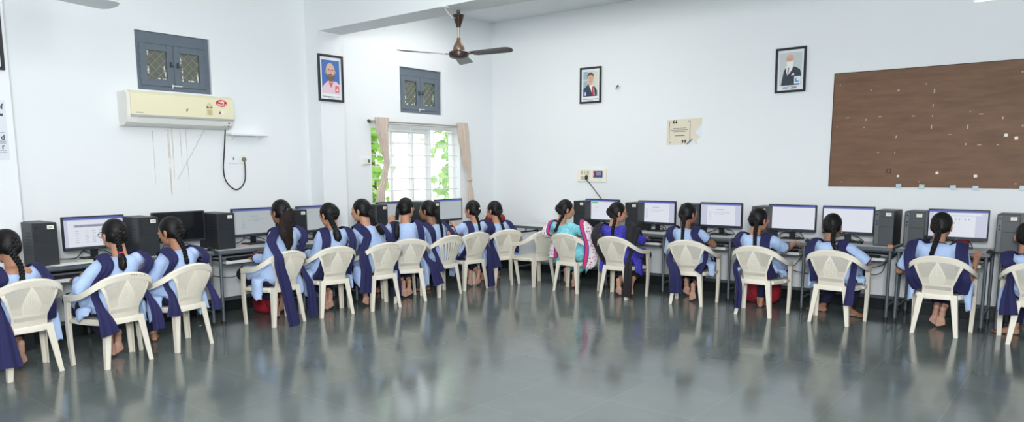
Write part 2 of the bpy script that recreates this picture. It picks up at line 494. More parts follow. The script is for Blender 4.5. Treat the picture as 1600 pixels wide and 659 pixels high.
for i, (a, c, dz, gm) in enumerate(((0.42, 0.86, 0.012, 'f'), (0.80, 1.17, -0.018, 'f'))):
    mb = MB(); st = 0.055
    bxw(mb, a, a+st, t, h-t, D+dz, 0.028); bxw(mb, c-st, c, t, h-t, D+dz, 0.028)
    bxw(mb, a+st, c-st, t, t+st, D+dz, 0.028); bxw(mb, a+st, c-st, h-t-st, h-t, D+dz, 0.028)
    sash = struct(mb.build('sash', M_upvc, win))
    g = MB(); bxw(g, a+st-.005, c-st+.005, t+st-.005, h-t-st+.005, D+dz, 0.005, 0)
    struct(g.build('pane', M_frost, sash))
mb = MB(); bxw(mb, w-0.50, w-0.455, t, h-t, D-.01, 0.05); struct(mb.build('mullion', M_upvc, win))
mb = MB()
bxw(mb, w-0.46, w-t, t, h-t, D-.02, 0.004, 0); struct(mb.build('pane', M_glass, win))
mb = MB(); bxw(mb, 0, w, -0.03, 0.0, -0.10, 0.28, 0.004); struct(mb.build('window_sill', M_upvc, win))
grille = struct(empty('grille', (0, 0, 0))); grille.parent = win
k = 0
zz = 0.09
while zz < h-0.05:
    mb = MB(); mb.cyl(B @ V((0.0, zz, -0.06)), B @ V((w, zz, -0.06)), 0.006, n=8); struct(mb.build('grille_bar', M_bar, grille)); zz += 0.158
for xx in (0.38, 0.78, 1.2):
    mb = MB(); mb.cyl(B @ V((xx, 0, -0.072)), B @ V((xx, h, -0.072)), 0.007, n=8); struct(mb.build('grille_bar', M_bar, grille))

# outside: pale neighbouring wall, a tree whose branches reach the window
mb = MB(); mb.box((-13.5, 9.0, 1.2), (0.3, 22, 7.0)); o = struct(mb.build('outside_wall', mat('outside_plaster', (245, 246, 244), 0.9), smooth=False))
mb = MB(); mb.box((-10.7, 7, -0.35), (6.2, 24, 0.2)); o = struct(mb.build('outside_ground', mat('outside_soil', (150, 140, 120), 0.9, vary=(3, .2)), smooth=False))
M_leaf = mat('green_leaf', (150, 196, 92), 0.5, vary=(6, 0.35))
nt, b = nodes(M_leaf)
b.inputs['Subsurface Weight'].default_value = 0.0
M_bark = mat('tree_bark', (110, 92, 72), 0.9, bump=(20, .6, .02))
def leaf(mb, c, ln, rnd):
    d = V((rnd.uniform(-1, 1), rnd.uniform(-1, 1), rnd.uniform(-1.3, 0.2))).normalized()
    nrm = V((rnd.uniform(0.1, 1), rnd.uniform(-.7, .7), rnd.uniform(-.2, 1))).normalized()
    s = d.cross(nrm)
    if s.length < .1: return
    s.normalize(); n = s.cross(d)
    w = ln*0.36
    P = [c, c+d*ln*.3+s*w, c+d*ln*.65+s*w*.8+n*ln*.04, c+d*ln, c+d*ln*.65-s*w*.8+n*ln*.04, c+d*ln*.3-s*w, c+d*ln*.45-n*ln*.06]
    mb.add(P, [(0, 1, 6), (1, 2, 6), (2, 3, 6), (3, 4, 6), (4, 5, 6), (5, 0, 6)])
def tree(base, height, clumps, label, seed):
    rnd = random.Random(seed)
    root = empty('tree', base)
    tk = MB(); tk.tube(spline([(0, 0, 0), (.06, .05, height*.4), (-.05, .1, height*.75), (0, 0, height)], 5), [0.06 - .045*i/15 for i in range(16)], 10)
    tk.build('trunk', M_bark, root)
    fo = MB()
    for (c, r, n) in clumps:
        c = V(c)
        br = MB(); z = max(.3, c.z*0.8)
        br.tube(spline([(0, 0.02, min(z, height*.9)), (c.x*.5, c.y*.5, (z+c.z)/2+.1), tuple(c)], 5), [0.018-.0012*i for i in range(11)], 6)
        br.build('branch', M_bark, root)
        for i in range(n*2):
            p = c + V((rnd.gauss(0, r), rnd.gauss(0, r), rnd.gauss(0, r)))
            leaf(fo, p, rnd.uniform(.11, .19), rnd)
    o = fo.build('foliage', M_leaf, root, smooth=False); o['kind'] = 'stuff'
    tag(root, label, 'tree'); return root
tree((-8.75, 7.35, -0.25), 2.9, [((0.15, -.22, z), .20, 34) for z in (1.25, 1.6, 1.95, 2.3, 2.65)] + [((-.2, .05, z), .22, 16) for z in (1.9, 2.6)], 'leafy green tree outside behind the left curtain of the sliding window', 3)
tree((-8.75, 9.35, -0.25), 2.9, [((0.15, -.22, z), .19, 32) for z in (1.3, 1.65, 2.0, 2.35, 2.7)] + [((.05, -.05, z), .2, 16) for z in (1.5, 2.2)], 'leafy green tree outside behind the right pane of the sliding window', 5)

# curtain rod and curtains
M_curt = mat('beige_curtain', (202, 187, 174), 0.85, vary=(9, 0.1))
M_rod = mat('rod_metal', (176, 170, 160), 0.35, metal=0.5)
rod = empty('curtain_rod', (WX, 7.02, 2.14))
mb = MB(); mb.cyl((0.07, -0.86, 0.0), (0.07, 0.93, 0.0), 0.011, n=12); mb.build('pole', M_rod, rod)
for yy in (-0.8, 0.87):
    mb = MB(); mb.cyl((0.0, yy, 0), (0.07, yy, 0), 0.007, n=8); mb.cyl((0.0, yy, 0), (0.008, yy, 0), 0.022, n=12); mb.build('bracket', M_steel_d, rod)
for yy in (-0.87, 0.94):
    mb = MB(); mb.ell((0.07, yy, 0), (0.02, 0.024, 0.02)); mb.build('finial', M_steel_d, rod)
tag(rod, 'thin metal curtain rod above the white sliding window', 'curtain rod')
def curtain(yc, shape, label, tie):
    """shape: list of (z, centre offset, half width); pleated tube of cloth hanging at x=WX+.07"""
    root = empty('curtain', (WX+0.075, yc, 2.17))
    rings = []; n = 64
    sh = []
    for i in range(len(shape)-1):
        a, c = shape[i], shape[i+1]
        for k in range(6):
            t = k/6; t2 = t*t*(3-2*t); sh.append(tuple(a[j]+(c[j]-a[j])*(t if j == 0 else t2) for j in range(3)))
    sh.append(shape[-1])
    for (z, off, hw) in sh:
        ring = []
        for k in range(n):
            a = 2*PI*k/n
            pl = 0.20*math.sin(9*a + z*1.3)
            dep = min(0.042, hw*0.55)
            ring.append((dep*math.sin(a)*(1+pl), off + hw*math.cos(a)*(1+pl*.5), z))
        rings.append(ring)
    mb = MB(); mb.loft(rings); mb.build('cloth', M_curt, root, angle=80)
    if tie is not None:
        z, off, hw = tie
        mb = MB(); mb.tube([(0.5*(hw+.012)*math.cos(2*PI*k/20)*1.1, off+(hw+.012)*math.sin(2*PI*k/20), z) for k in range(20)], 0.014, 8, closed=True)
        mb.build('tie_band', M_curt, root)
    tag(root, label, 'curtain', 'beige curtains of the sliding window'); return root
curtain(6.34, [(0.02, 0.02, .105), (-.12, 0.02, .09), (-.35, .05, .06), (-.55, .085, .042), (-.75, .04, .045), (-.95, -.03, .06), (-1.2, -.05, .07)], 'beige curtain twisted and hanging at the left end of the rod', None)
curtain(7.88, [(0.02, -0.0, .10), (-.15, 0.02, .105), (-.5, .09, .07), (-.78, .14, .032), (-.82, .145, .03), (-1.0, .17, .05), (-1.25, .19, .06)], 'beige curtain tied back at the right end of the rod', (-.80, .143, .03))

# ------------------------------------------------------------------ split air conditioner
AX = WX+0.005
ac = empty('air_conditioner', (AX, 3.68, 1.955))
aw, ah = 1.075, 0.325
prof = [(0.0, 0.0), (0.10, 0.0), (0.175, 0.035), (0.195, 0.085), (0.20, 0.10), (0.205, 0.22), (0.195, 0.29), (0.17, ah), (0.0, ah)]
def acs(ya, yb, pr, mbx, mi=0):
    mbx.loft([[(x, ya, z) for x, z in pr], [(x, yb, z) for x, z in pr]], True, mi)
mb = MB(); acs(-aw/2, aw/2, [(0, 0), (.09, 0), (.165, .035), (.185, .085), (.19, .29), (.165, ah-.004), (0, ah-.004)], mb); mb.build('body', M_white, ac, angle=30)
mb = MB(); acs(-aw/2+.03, aw/2-.002, [(0.186, .10), (.206, .103), (.210, .22), (.200, .30), (.172, ah+.002), (.15, ah+.002), (.18, .29)], mb); mb.build('front_cover', M_cream, ac, angle=30)
mb = MB(); acs(-aw/2+.03, aw/2-.002, [(0.186, .083), (.205, .086), (.205, .102), (.186, .102)], mb); mb.build('trim_strip', mat('silver_trim', (172, 176, 176), .35), ac)
mb = MB(); acs(-aw/2+.10, aw/2-.11, [(0.12, .008), (.168, .028), (.190, .074), (.186, .078), (.160, .034), (.118, .014)], mb); mb.build('louver', mat('louver_white', (226, 228, 222), .4), ac)
mb = MB(); mb.box((0.187, aw/2-.05, .06), (.008, .016, .016), bev=.002); mb.box((.172, aw/2-.05, .03), (.008, .014, .01), bev=.002); mb.build('indicator', M_strip, ac)
ST = Matrix.Translation((.2085, aw/2-.135, .258)) @ Matrix.Rotation(-.124, 4, 'Y') @ WL
mb = MB()
mb.prism([(.062*math.cos(2*PI*k/28), .036*math.sin(2*PI*k/28)) for k in range(28)], ST, .0015, 0)
add_text(mb, 'Fully', .034, ST @ Matrix.Translation((0, .013, .002)), 1, bold=.001)
add_text(mb, 'Imported', .026, ST @ Matrix.Translation((0, -.014, .002)), 1, bold=.0008)
mb.build('red_sticker', [mat('sticker_red', (205, 40, 60), .5), M_label], ac, smooth=False)
mb = MB()
ys = aw/2-.27
mb.prism([(-.032, -.06), (.032, -.06), (.032, .03)] + [(.032*math.cos(a), .03+.035*math.sin(a)) for a in (PI*.15, PI*.35, PI*.5, PI*.65, PI*.85)] + [(-.032, .03)], Matrix.Translation((.2095, ys, .19)) @ WL, .0012, 0)
mb.prism([(-.03, .012), (.03, .012), (.03, .03), (.018, .022), (0, .016), (-.018, .022), (-.03, .03)], Matrix.Translation((.2105, ys, .19)) @ WL, .0012, 1)
for k in range(4): mb.box((.2112, ys, .176-.012*k), (.001, .04-.006*(k % 2), .004), mi=2)
mb.build('energy_label', [mat('label_tan', (214, 205, 160), .6), M_black, mat('label_olive', (150, 140, 90), .6)], ac, smooth=False)
mb = MB(); mb.prism([(-.014, -.016), (.012, -.016), (.006, .018)], Matrix.Translation((.2105, aw/2-.16, .165)) @ WL, .001, 0); mb.prism([(.012, -.016), (.05, -.016), (.05, .014), (.006, .018)], Matrix.Translation((.2105, aw/2-.16, .165)) @ WL, .001, 1)
mb.build('small_sticker', [mat('sticker_purple', (130, 80, 110), .5), M_label], ac, smooth=False)
mb = MB()
for k in range(7): mb.box((.2082, -aw/2+.075+.010*k, .122), (.001, .006, .007))
mb.box((.2092, .03, .165), (.001, .014, .018)); mb.box((.2092, .038, .178), (.001, .02, .006)); mb.build('maker_mark', M_strip, ac, smooth=False)
tag(ac, 'cream split air conditioner with red sticker on left wall below the small grey window', 'air conditioner')
# its cable, plug and socket
P = [on_x(px, py, WX+.012) for px, py in ((349, 203), (351, 225), (350, 243), (349, 262), (352, 280), (361, 292), (370, 296), (378, 291), (383, 280), (383, 262), (382, 250))]
P[0] = V((WX+.05, P[0].y, P[0].z+.01))
mb = MB(); mb.tube(spline(P, 6), 0.007, 8); tag(mb.build('power_cable', M_cable), 'black cable looping down from the air conditioner to the wall socket', 'cable')
c = on_x(378.5, 249, WX); sk = empty('wall_socket', (WX, c.y, c.z))
mb = MB(); mb.box((.006, 0, 0), (.012, .075, .085), bev=.004); mb.build('plate', M_white, sk)
mb = MB(); mb.cyl((.01, .012, 0), (.03, .012, 0), .026, .022); mb.build('plug', mat('plug_grey', (120, 116, 110), .5), sk)
tag(sk, 'small white socket with plug below the shelf on left wall', 'socket')
c = on_x(364, 248, WX); sk = empty('wall_switch', (WX, c.y, c.z))
mb = MB(); mb.box((.004, 0, 0), (.008, .1, .11), bev=.003); mb.build('plate', M_wall, sk)
mb = MB(); mb.box((.011, 0, 0), (.008, .012, .026), bev=.002); mb.build('rocker', M_strip, sk)
tag(sk, 'white switch plate with dark rocker left of the small socket', 'switch')
a = on_x(353, 210, WX); c = on_x(411, 211, WX)
sh = empty('wall_shelf', (WX, (a.y+c.y)/2, a.z))
mb = MB(); mb.box((.055, 0, 0), (.11, c.y-a.y, .022), bev=.004); mb.build('board', M_wall, sh)
for s in (-.35, .35):
    mb = MB(); mb.prism([(0, 0), (.07, 0), (0, -.04)], Matrix.Translation((0, s*(c.y-a.y), -.011)) @ Matrix.Rotation(PI/2, 4, 'X'), .006); mb.build('bracket', M_wall, sh)
tag(sh, 'narrow white shelf on left wall right of the air conditioner', 'shelf')
a = on_x(319, 203, WX+.004); c = on_x(277, 281, WX+.004)
mb = MB(); n = 22
mb.tube([a.lerp(c, i/n)+V((0, .004*math.sin(i*2.1), 0)) for i in range(n+1)], .004, 6); tag(mb.build('thin_wire', mat('pale_wire', (196, 204, 206), .5)), 'thin pale wire slanting down the left wall below the air conditioner', 'wire')
# rusty water runs below the air conditioner
M_stain = mat('rust_run', (220, 200, 168), .8, alpha=.45)
nt, b = nodes(M_stain); tc = nt.nodes.new('ShaderNodeTexCoord'); nz = nt.nodes.new('ShaderNodeTexNoise'); nz.inputs['Scale'].default_value = 9
mr = nt.nodes.new('ShaderNodeMapRange'); mr.inputs['From Min'].default_value = .3; mr.inputs['From Max'].default_value = .75; mr.inputs['To Max'].default_value = .38
nt.links.new(tc.outputs['Object'], nz.inputs['Vector']); nt.links.new(nz.outputs['Fac'], mr.inputs['Value']); nt.links.new(mr.outputs['Result'], b.inputs['Alpha'])
for (px, pt, pb, wd) in ((262, 202, 308, .012), (268, 200, 280, .006), (238, 204, 290, .005), (281, 202, 262, .005), (290, 202, 300, .004)):
    a = on_x(px, pt, WX); c = on_x(px+1.5, pb, WX)
    mb = MB(); mb.prism([(-wd, 0), (wd*.7, 0), (wd, -(a.z-c.z)*.4), (wd*.3, -(a.z-c.z)), (-wd*.4, -(a.z-c.z)*.95), (-wd*.8, -(a.z-c.z)*.5)], Matrix.Translation((WX+.0004, a.y, a.z)) @ WL, .0006)
    o = struct(mb.build('water_stain', M_stain, wl, smooth=False))

# small switch box left of the sliding window
c = on_x(572, 251.5, WX); sk = empty('wall_switch', (WX, c.y, c.z))
mb = MB(); mb.box((.012, 0, 0), (.024, .13, .085), bev=.004); mb.build('box', M_white, sk)
mb = MB(); mb.box((.026, .025, .0), (.006, .03, .04), bev=.002); mb.build('rocker', M_strip, sk)
tag(sk, 'cream switch box on left wall beside the left curtain', 'switch')

# ------------------------------------------------------------------ ceiling fans
M_fan = mat('brown_fan_enamel', (62, 46, 40), 0.3, metal=0.3)
M_fanb = mat('fan_blade_brown', (84, 78, 74), 0.35, metal=0.2)
M_fanw = mat('pale_fan_enamel', (222, 228, 230), .4)
M_fanm = mat('fan_bronze', (128, 108, 92), 0.35, metal=0.4)
def fan(loc, top, angs, label, blade=0.60, bm=None):
    bm = bm or M_fanb
    root = empty('ceiling_fan', loc)
    H = top - loc[2]
    mb = MB(); mb.lathe([(.0001, -.045), (.05, -.045), (.092, -.03), (.10, -.005), (.10, .02), (.085, .032), (.0001, .034)], n=32); mb.build('motor', M_fan, root)
    mb = MB(); mb.lathe([(.0001, .03), (.055, .032), (.06, .05), (.05, .085), (.032, .115), (.022, .135), (.018, .16), (.0001, .162)], n=24); mb.build('motor_cap', M_fanm, root)
    mb = MB(); mb.cyl((0, 0, .15), (0, 0, H-.10), .0125, n=12); mb.build('down_rod', mat('rod_nickel', (176, 168, 156), .3, metal=.6), root)
    mb = MB(); mb.lathe([(.0001, H-.17), (.022, H-.17), (.028, H-.14), (.038, H-.12), (.055, H-.06), (.06, H-.05), (.0001, H-.05)], n=24); mb.build('canopy', M_fan, root)
    mb = MB(); mb.tube([(0, .018*math.cos(t), H-.035+.04*math.sin(t)) for t in [PI*k/8-PI*.0 for k in range(9)]], .006, 8); mb.cyl((0, 0, H-.06), (0, 0, H-.02), .012, n=10); mb.build('hook', M_steel_d, root)
    for a in angs:
        mb = MB(); rot = Matrix.Rotation(a, 4, 'Z')
        pitch = R_(11)
        rings = []
        for i, (r, w0) in enumerate(((.16, .05), (.20, .062), (.35, .070), (.5, .074), (blade-.05, .074), (blade-.015, .055), (blade, .02))):
            ring = []
            for k in range(12):
                th = 2*PI*k/12
                x = w0*math.cos(th); z = .004*math.sin(th) - .10*x*x/.07
                y2 = x*math.cos(pitch) + z*math.sin(pitch); z2 = -x*math.sin(pitch) + z*math.cos(pitch)
                ring.append(rot @ V((r, y2, z2)))
            rings.append(ring)
        mb.loft(rings)
        bl = mb.build('blade', bm, root, angle=50)
        mb = MB(); tmp = MB(); tmp.box((.13, 0, -.004), (.13, .045, .006), bev=.002); mb.add(tmp.v, tmp.f, 0, rot); mb.build('blade_bracket', M_fan, bl)
    return tag(root, label, 'fan')
hub = on_y(717, 85, 5.50)
tl = on_z(626, 75, hub.z); tr = on_z(792, 72, hub.z)
a1 = math.atan2(tl.y-hub.y, tl.x-hub.x); a2 = math.atan2(tr.y-hub.y, tr.x-hub.x)
fan(hub, 3.10, [R_(246), R_(4), R_(125)], 'dark brown three blade ceiling fan hanging from the beam', .64)
fr = on_y(693, 8, 5.46)
mb = MB(); mb.box((0, 0, -.006), (.07, .07, .012), bev=.004)
jb = empty('junction_box', (on_z(694, 10, 3.10).x, on_z(694, 10, 3.10).y, 3.10)); mb.build('plate', M_white, jb)
mb = MB(); h2 = V((hub.x, hub.y, 3.02)) - jb.location
mb.tube(spline([(0, 0, -.01), h2*.25+V((0, 0, -.03)), h2*.6+V((0, 0, -.04)), h2*.93], 6), .004, 6); mb.build('wire', M_line, jb)
tag(jb, 'small white junction plate with wire on the beam underside beside the fan', 'junction box')
t2 = on_y(183, 9, 2.1)
h2 = V((t2.x+.08, t2.y-.60, t2.z)); ang = math.atan2(t2.y-h2.y, t2.x-h2.x)
fan(h2, CEIL, [ang, ang+2*PI/3, ang-2*PI/3], 'ceiling fan above the left wall of which only a blade tip shows', (t2-h2).length, M_fanw)
t3 = on_y(1523, 2.0, 4.6)
h3 = V((t3.x+.58, t3.y-.1, t3.z)); ang = math.atan2(t3.y-h3.y, t3.x-h3.x)
fan(h3, CEIL, [ang, ang+2*PI/3, ang-2*PI/3], 'ceiling fan at the right of which only a blade edge shows', (t3-h3).length, M_fanw)

# ------------------------------------------------------------------ framed portraits, board, notices
M_frame = mat('black_frame', (30, 33, 38), .4)
M_mount = mat('white_mount', (226, 231, 236), .5)
def poly_ell(cx, cy, rx, ry, n=20, a0=0, a1=2*PI):
    return [(cx+rx*math.cos(a0+(a1-a0)*k/n), cy+ry*math.sin(a0+(a1-a0)*k/n)) for k in range(n)]
def portrait(mtx, w, h, parts, label, caption=None):
    root = empty('framed_portrait'); root.matrix_world = mtx
    t = .026
    mb = MB()
    for (x, y, sx, sy) in ((-w/2+t/2, 0, t, h), (w/2-t/2, 0, t, h), (0, h/2-t/2, w-2*t+.001, t), (0, -h/2+t/2, w-2*t+.001, t)):
        mb.box((x, y, .012), (sx, sy, .024), bev=.003)
    mb.build('frame', M_frame, root)
    mb = MB(); mb.box((0, 0, .006), (w-2*t+.004, h-2*t+.004, .008)); mb.build('mount', M_mount, root, smooth=False)
    ms = []; mb = MB()
    for lv, (c, poly) in enumerate(parts):
        nm = 'print_%d_%d_%d' % c
        m = mat(nm, c, .5)
        if m not in ms: ms.append(m)
        mb.prism(poly, Matrix.Translation((0, 0, .010+.0004*lv)), .0004, ms.index(m))
    mb.build('picture', ms, root, smooth=False)
    if caption:
        mb = MB()
        if caption is True:
            x = -w*.34; rnd = random.Random(int(w*1e4+h*999))
            while x < w*.32:
                l = rnd.uniform(.008, .014); mb.box((x+l/2, -h/2+t+.03, .0105), (l, .008, .0005)); x += l+.005
            mb.box((0, -h/2+t+.016, .0105), (.09, .003, .0005))
        else:
            add_text(mb, caption, .034, Matrix.Translation((-.005, -h/2+t+.026, .0105)), bold=.0006)
        mb.build('caption', M_bezel, root, smooth=False)
    return tag(root, label, 'picture', 'framed portraits on the walls')
def rectp(x0, y0, x1, y1): return [(x0, y0), (x1, y0), (x1, y1), (x0, y1)]
def mounted(base, x, y, z, roll=0): return Matrix.Translation((x, y, z)) @ base @ Matrix.Rotation(roll, 4, 'Z')
# 1: bald bearded man in a pink shirt, blue background, on the pillar
a = on_x(498, 84, PX); c = on_x(533, 157, PX)
yc, zc = (a.y+c.y)/2, (a.z+c.z)/2 - .01
skin = (214, 172, 152)
portrait(mounted(WL, PX+.002, yc, zc), .355, .53, [
    ((66, 108, 176), rectp(-.125, -.175, .125, .205)),
    ((224, 196, 206), [(-.125, -.175), (.125, -.175), (.125, -.07), (.075, -.03), (.02, -.045), (-.04, -.03), (-.09, -.07), (-.125, -.11)]),
    ((206, 88, 100), [(-.03, -.05), (.03, -.05), (.0, -.11)]),
    (skin, poly_ell(-.005, .085, .062, .088)), (skin, rectp(-.04, -.05, .03, .04)), ((186, 140, 120), poly_ell(.062, .07, .012, .022)), ((186, 140, 120), poly_ell(-.07, .07, .012, .022)),
    ((110, 92, 84), [(-.06, .06), (-.045, .03), (-.02, .05), (.01, .05), (.035, .03), (.055, .06), (.05, .0), (.02, -.035), (-.025, -.035), (-.055, .0)]),
    ((196, 120, 112), rectp(-.022, .022, .014, .032)),
    ((60, 50, 48), rectp(-.038, .092, -.016, .100)), ((60, 50, 48), rectp(.010, .092, .034, .100)), ((196, 150, 130), [(-.008, .09), (.004, .09), (.008, .06), (-.012, .06)]),
    ((214, 50, 58), rectp(.06, -.155, .108, -.085)), ((240, 220, 220), [(.075, -.11), (.085, -.09), (.094, -.11)]), ((240, 220, 220), rectp(.07, -.145, .098, -.12))],
    'black framed portrait of a bald bearded man in a pink shirt on the pillar', True)
# 2: dark-haired man in a dark suit with red tie
portrait(mounted(WB, -5.595, WY-.002, 2.665), .345, .485, [
    ((196, 208, 206), rectp(-.118, -.15, .125, .185)), ((150, 178, 184), rectp(-.118, -.06, -.05, .06)), ((150, 178, 184), rectp(-.118, .08, -.05, .185)), ((214, 214, 190), rectp(.06, -.1, .125, .185)),
    ((52, 58, 74), [(-.118, -.15), (.105, -.15), (.105, -.08), (.075, -.03), (.02, .01), (-.03, .02), (-.085, -.03), (-.118, -.05)]),
    ((238, 238, 240), [(-.03, .015), (.035, .015), (.055, -.05), (.07, -.14), (.04, -.14), (.01, -.07)]), ((176, 46, 62), [(.02, -.02), (.045, -.02), (.06, -.14), (.03, -.14)]),
    (skin, poly_ell(0, .085, .048, .068)), (skin, rectp(-.025, .0, .03, .04)),
    ((84, 70, 62), [(-.05, .09), (-.052, .13), (-.03, .165), (.02, .168), (.05, .14), (.05, .09), (.04, .125), (0, .135), (-.038, .125)]),
    ((70, 56, 52), rectp(-.03, .092, -.012, .098)), ((70, 56, 52), rectp(.008, .092, .028, .098)), ((186, 110, 106), rectp(-.016, .045, .016, .053)), ((196, 150, 130), [(-.006, .09), (.004, .09), (.008, .066), (-.01, .066)]),
    ((58, 112, 190), rectp(-.108, -.14, -.062, -.085)), ((240, 244, 250), rectp(-.087, -.14, -.078, -.098)), ((240, 244, 250), rectp(-.092, -.12, -.07, -.113)), ((240, 244, 250), rectp(-.087, -.102, -.07, -.094))],
    'black framed portrait of a dark haired man in a red tie', True)
# 3: white-bearded man in a dark three-piece suit
portrait(mounted(WB, -2.892, WY-.002, 2.642, R_(.6)), .345, .50, [
    ((196, 204, 204), rectp(-.125, -.17, .125, .195)),
    ((50, 58, 70), [(-.105, -.17), (.10, -.17), (.12, -.06), (.105, .0), (.06, .03), (-.01, .05), (-.05, .03), (-.075, 0), (-.09, -.08)]),
    ((238, 238, 238), [(-.05, .05), (.03, .05), (.015, .0), (-.035, -.06), (-.05, -.02)]), ((150, 140, 136), [(-.032, .03), (-.015, .03), (-.02, -.03), (-.04, -.05)]),
    (skin, poly_ell(-.01, .115, .044, .058)), ((236, 236, 234), [(-.05, .105), (-.035, .092), (-.015, .098), (.01, .092), (.032, .11), (.028, .06), (.005, .035), (-.025, .035), (-.045, .065)]),
    ((80, 64, 60), rectp(-.036, .118, -.02, .124)), ((80, 64, 60), rectp(-.004, .118, .014, .124)), ((200, 150, 132), [(-.018, .118), (-.008, .118), (-.006, .098), (-.022, .098)]),
    ((232, 234, 236), [(.01, -.06), (.045, -.06), (.04, -.035), (.02, -.04)]), ((225, 232, 240), rectp(.045, -.155, .115, -.075)), ((90, 150, 200), poly_ell(.078, -.115, .026, .026)), ((225, 232, 240), poly_ell(.088, -.108, .018, .018)), ((50, 100, 160), rectp(.05, -.168, .1, -.16))],
    'black framed portrait of a white bearded man in dark suit beside the brown board', 'VINT CERF')
# 4: partial frame and printed notice on the near pillar
a = on_x(7, 110, PX)
portrait(mounted(WL, PX+.002, a.y-.165, a.z+.25), .33, .50, [((150, 160, 175), rectp(-.12, -.17, .12, .2)), ((60, 66, 90), [(-.12, -.17), (.12, -.17), (.1, -.05), (0, .0), (-.1, -.05)]), (skin, poly_ell(0, .08, .05, .07)), ((70, 60, 56), [(-.05, .1), (-.03, .15), (.03, .15), (.05, .1), (.03, .13), (-.03, .13)])],
    'black framed picture cut off by the left edge above the notice', True)
a = on_x(1, 156, PX); c = on_x(16, 250, PX)
no = empty('paper_notice', (PX, c.y-.21, (a.z+c.z)/2)); hN = a.z-c.z
mb = MB(); mb.box((.0015, 0, 0), (.002, .42, hN)); mb.build('sheet', mat('notice_paper', (216, 222, 228), .6), no, smooth=False)
mb = MB(); Rg = .21-.018
add_text(mb, 'of', .062, Matrix.Translation((.003, Rg-.0, hN/2-.055)) @ WL, align='RIGHT', bold=.0015)
add_text(mb, 'd', .06, Matrix.Translation((.003, Rg-.005, -.06)) @ WL, align='RIGHT', bold=.0015)
add_text(mb, 'r', .06, Matrix.Translation((.003, Rg-.01, -.135)) @ WL, align='RIGHT', bold=.0015)
for k, zz in enumerate((-.02, -.09, -.105, -.165, -.18)): mb.box((.003, Rg-.06, zz), (.0006, .12, .004))
mb.box((.003, Rg-.02, hN/2-.12), (.0006, .03, .02))
mb.build('print', mat('print_navy', (60, 66, 90), .6), no, smooth=False)
tag(no, 'pale paper notice with dark print on pillar at the left edge', 'notice')

# brown plywood board
a = V((-2.41, WY, 1.332)); bw = 2.75; bh = 1.232
M_ply = mat('brown_plywood', (126, 88, 66), .6)
nt, b = nodes(M_ply); tc = nt.nodes.new('ShaderNodeTexCoord')
mp = nt.nodes.new('ShaderNodeMapping'); mp.inputs['Scale'].default_value = (1.0, 1, 6)
nz = nt.nodes.new('ShaderNodeTexNoise'); nz.inputs['Scale'].default_value = 2.4; nz.inputs['Detail'].default_value = 8; nz.inputs['Roughness'].default_value = .6
cr = nt.nodes.new('ShaderNodeValToRGB'); cr.color_ramp.elements[0].position = .25; cr.color_ramp.elements[0].color = (*lin((98, 70, 50)), 1); cr.color_ramp.elements[1].position = .75; cr.color_ramp.elements[1].color = (*lin((128, 94, 70)), 1)
nt.links.new(tc.outputs['Object'], mp.inputs['Vector']); nt.links.new(mp.outputs['Vector'], nz.inputs['Vector']); nt.links.new(nz.outputs['Fac'], cr.inputs['Fac']); nt.links.new(cr.outputs['Color'], b.inputs['Base Color'])
bd = empty('notice_board', (-2.41+bw/2, WY, 1.332))
mb = MB(); mb.box((0, -.009, bh/2), (bw, .018, bh), bev=.002); mb.build('plywood_panel', M_ply, bd)
mb = MB()
for s in (0,): mb.box((0, -.0185, bh-.004), (bw, .004, .008)); mb.box((-bw/2+.004, -.0185, bh/2), (.008, .004, bh))
mb.build('edge_band', mat('ply_edge', (74, 50, 38), .6), bd, smooth=False)
M_tape = mat('yellowed_tape', (186, 170, 152), .5)
# bits of tape, paper and staples on the board (pixel of the photo's crop -> board plane)
def bp_(px, py):
    p = on_y(px, py, WY-.02); return p - bd.location
scr = [(1361, 141, 3, 2), (1313, 133, 2, 2), (1447, 131, 3, 2), (1404, 141, 4, 3), (1460, 142, 2.5, 8), (1458, 165, 2, 6), (1427, 181, 7, 1.6), (1375, 182, 8, 1.4), (1353, 187, 2, 4), (1457, 181, 2.5, 3), (1455.5, 198, 2, 8), (1512, 198, 2.4, 8), (1516, 174, 2, 2), (1533, 178, 9, 1.5), (1567, 184, 2.5, 5), (1484, 210, 6, 1.2), (1400, 214, 2, 6), (1308, 198, 2, 2), (1350, 199, 2, 2), (1530, 226, 8, 1.6), (1559, 226, 5, 1.6), (1509, 225, 2, 4), (1372, 238, 5, 1), (1398, 238, 2, 3), (1315, 284, 2.4, 2), (1436, 284, 2.6, 2), (1587, 287, 3, 2.4), (1598, 112, 3, 3), (1598, 196, 3, 3), (1324, 184, 9, 1)]
for (px, py, wx, hy) in scr:
    mb = MB()
    p = bp_(px, py); mb.box((p.x, -.0185, p.z), (wx*.0042, .002, hy*.0052), Matrix.Rotation(random.uniform(-.15, .15), 3, 'Y'))
    mb.build('tape_scrap', M_tape, bd, smooth=False)
for (px, py, s) in ((1572, 211, 5), (1588, 215.5, 5), (1464, 270, 4.5), (1524, 275, 5), (1403, 275, 4)):
    p = bp_(px, py); mb = MB(); mb.box((p.x, -.019, p.z), (s*.0058, .002, s*.0058), Matrix.Rotation(random.uniform(-.15, .15), 3, 'Y')); mb.build('paper_scrap', M_label, bd, smooth=False)
for (px, py) in ((1404, 290), (1440, 291), (1489, 292), (1524, 293), (1598, 293)):
    p = bp_(px, py); mb = MB(); mb.box((p.x, -.0195, p.z-.004), (.05, .003, .045), Matrix.Rotation(random.uniform(-.1, .1), 3, 'Y')); mb.build('tape_tab', mat('clear_tape', (186, 206, 212), .3), bd, smooth=False)
mb = MB(); p = bp_(1389, 267)
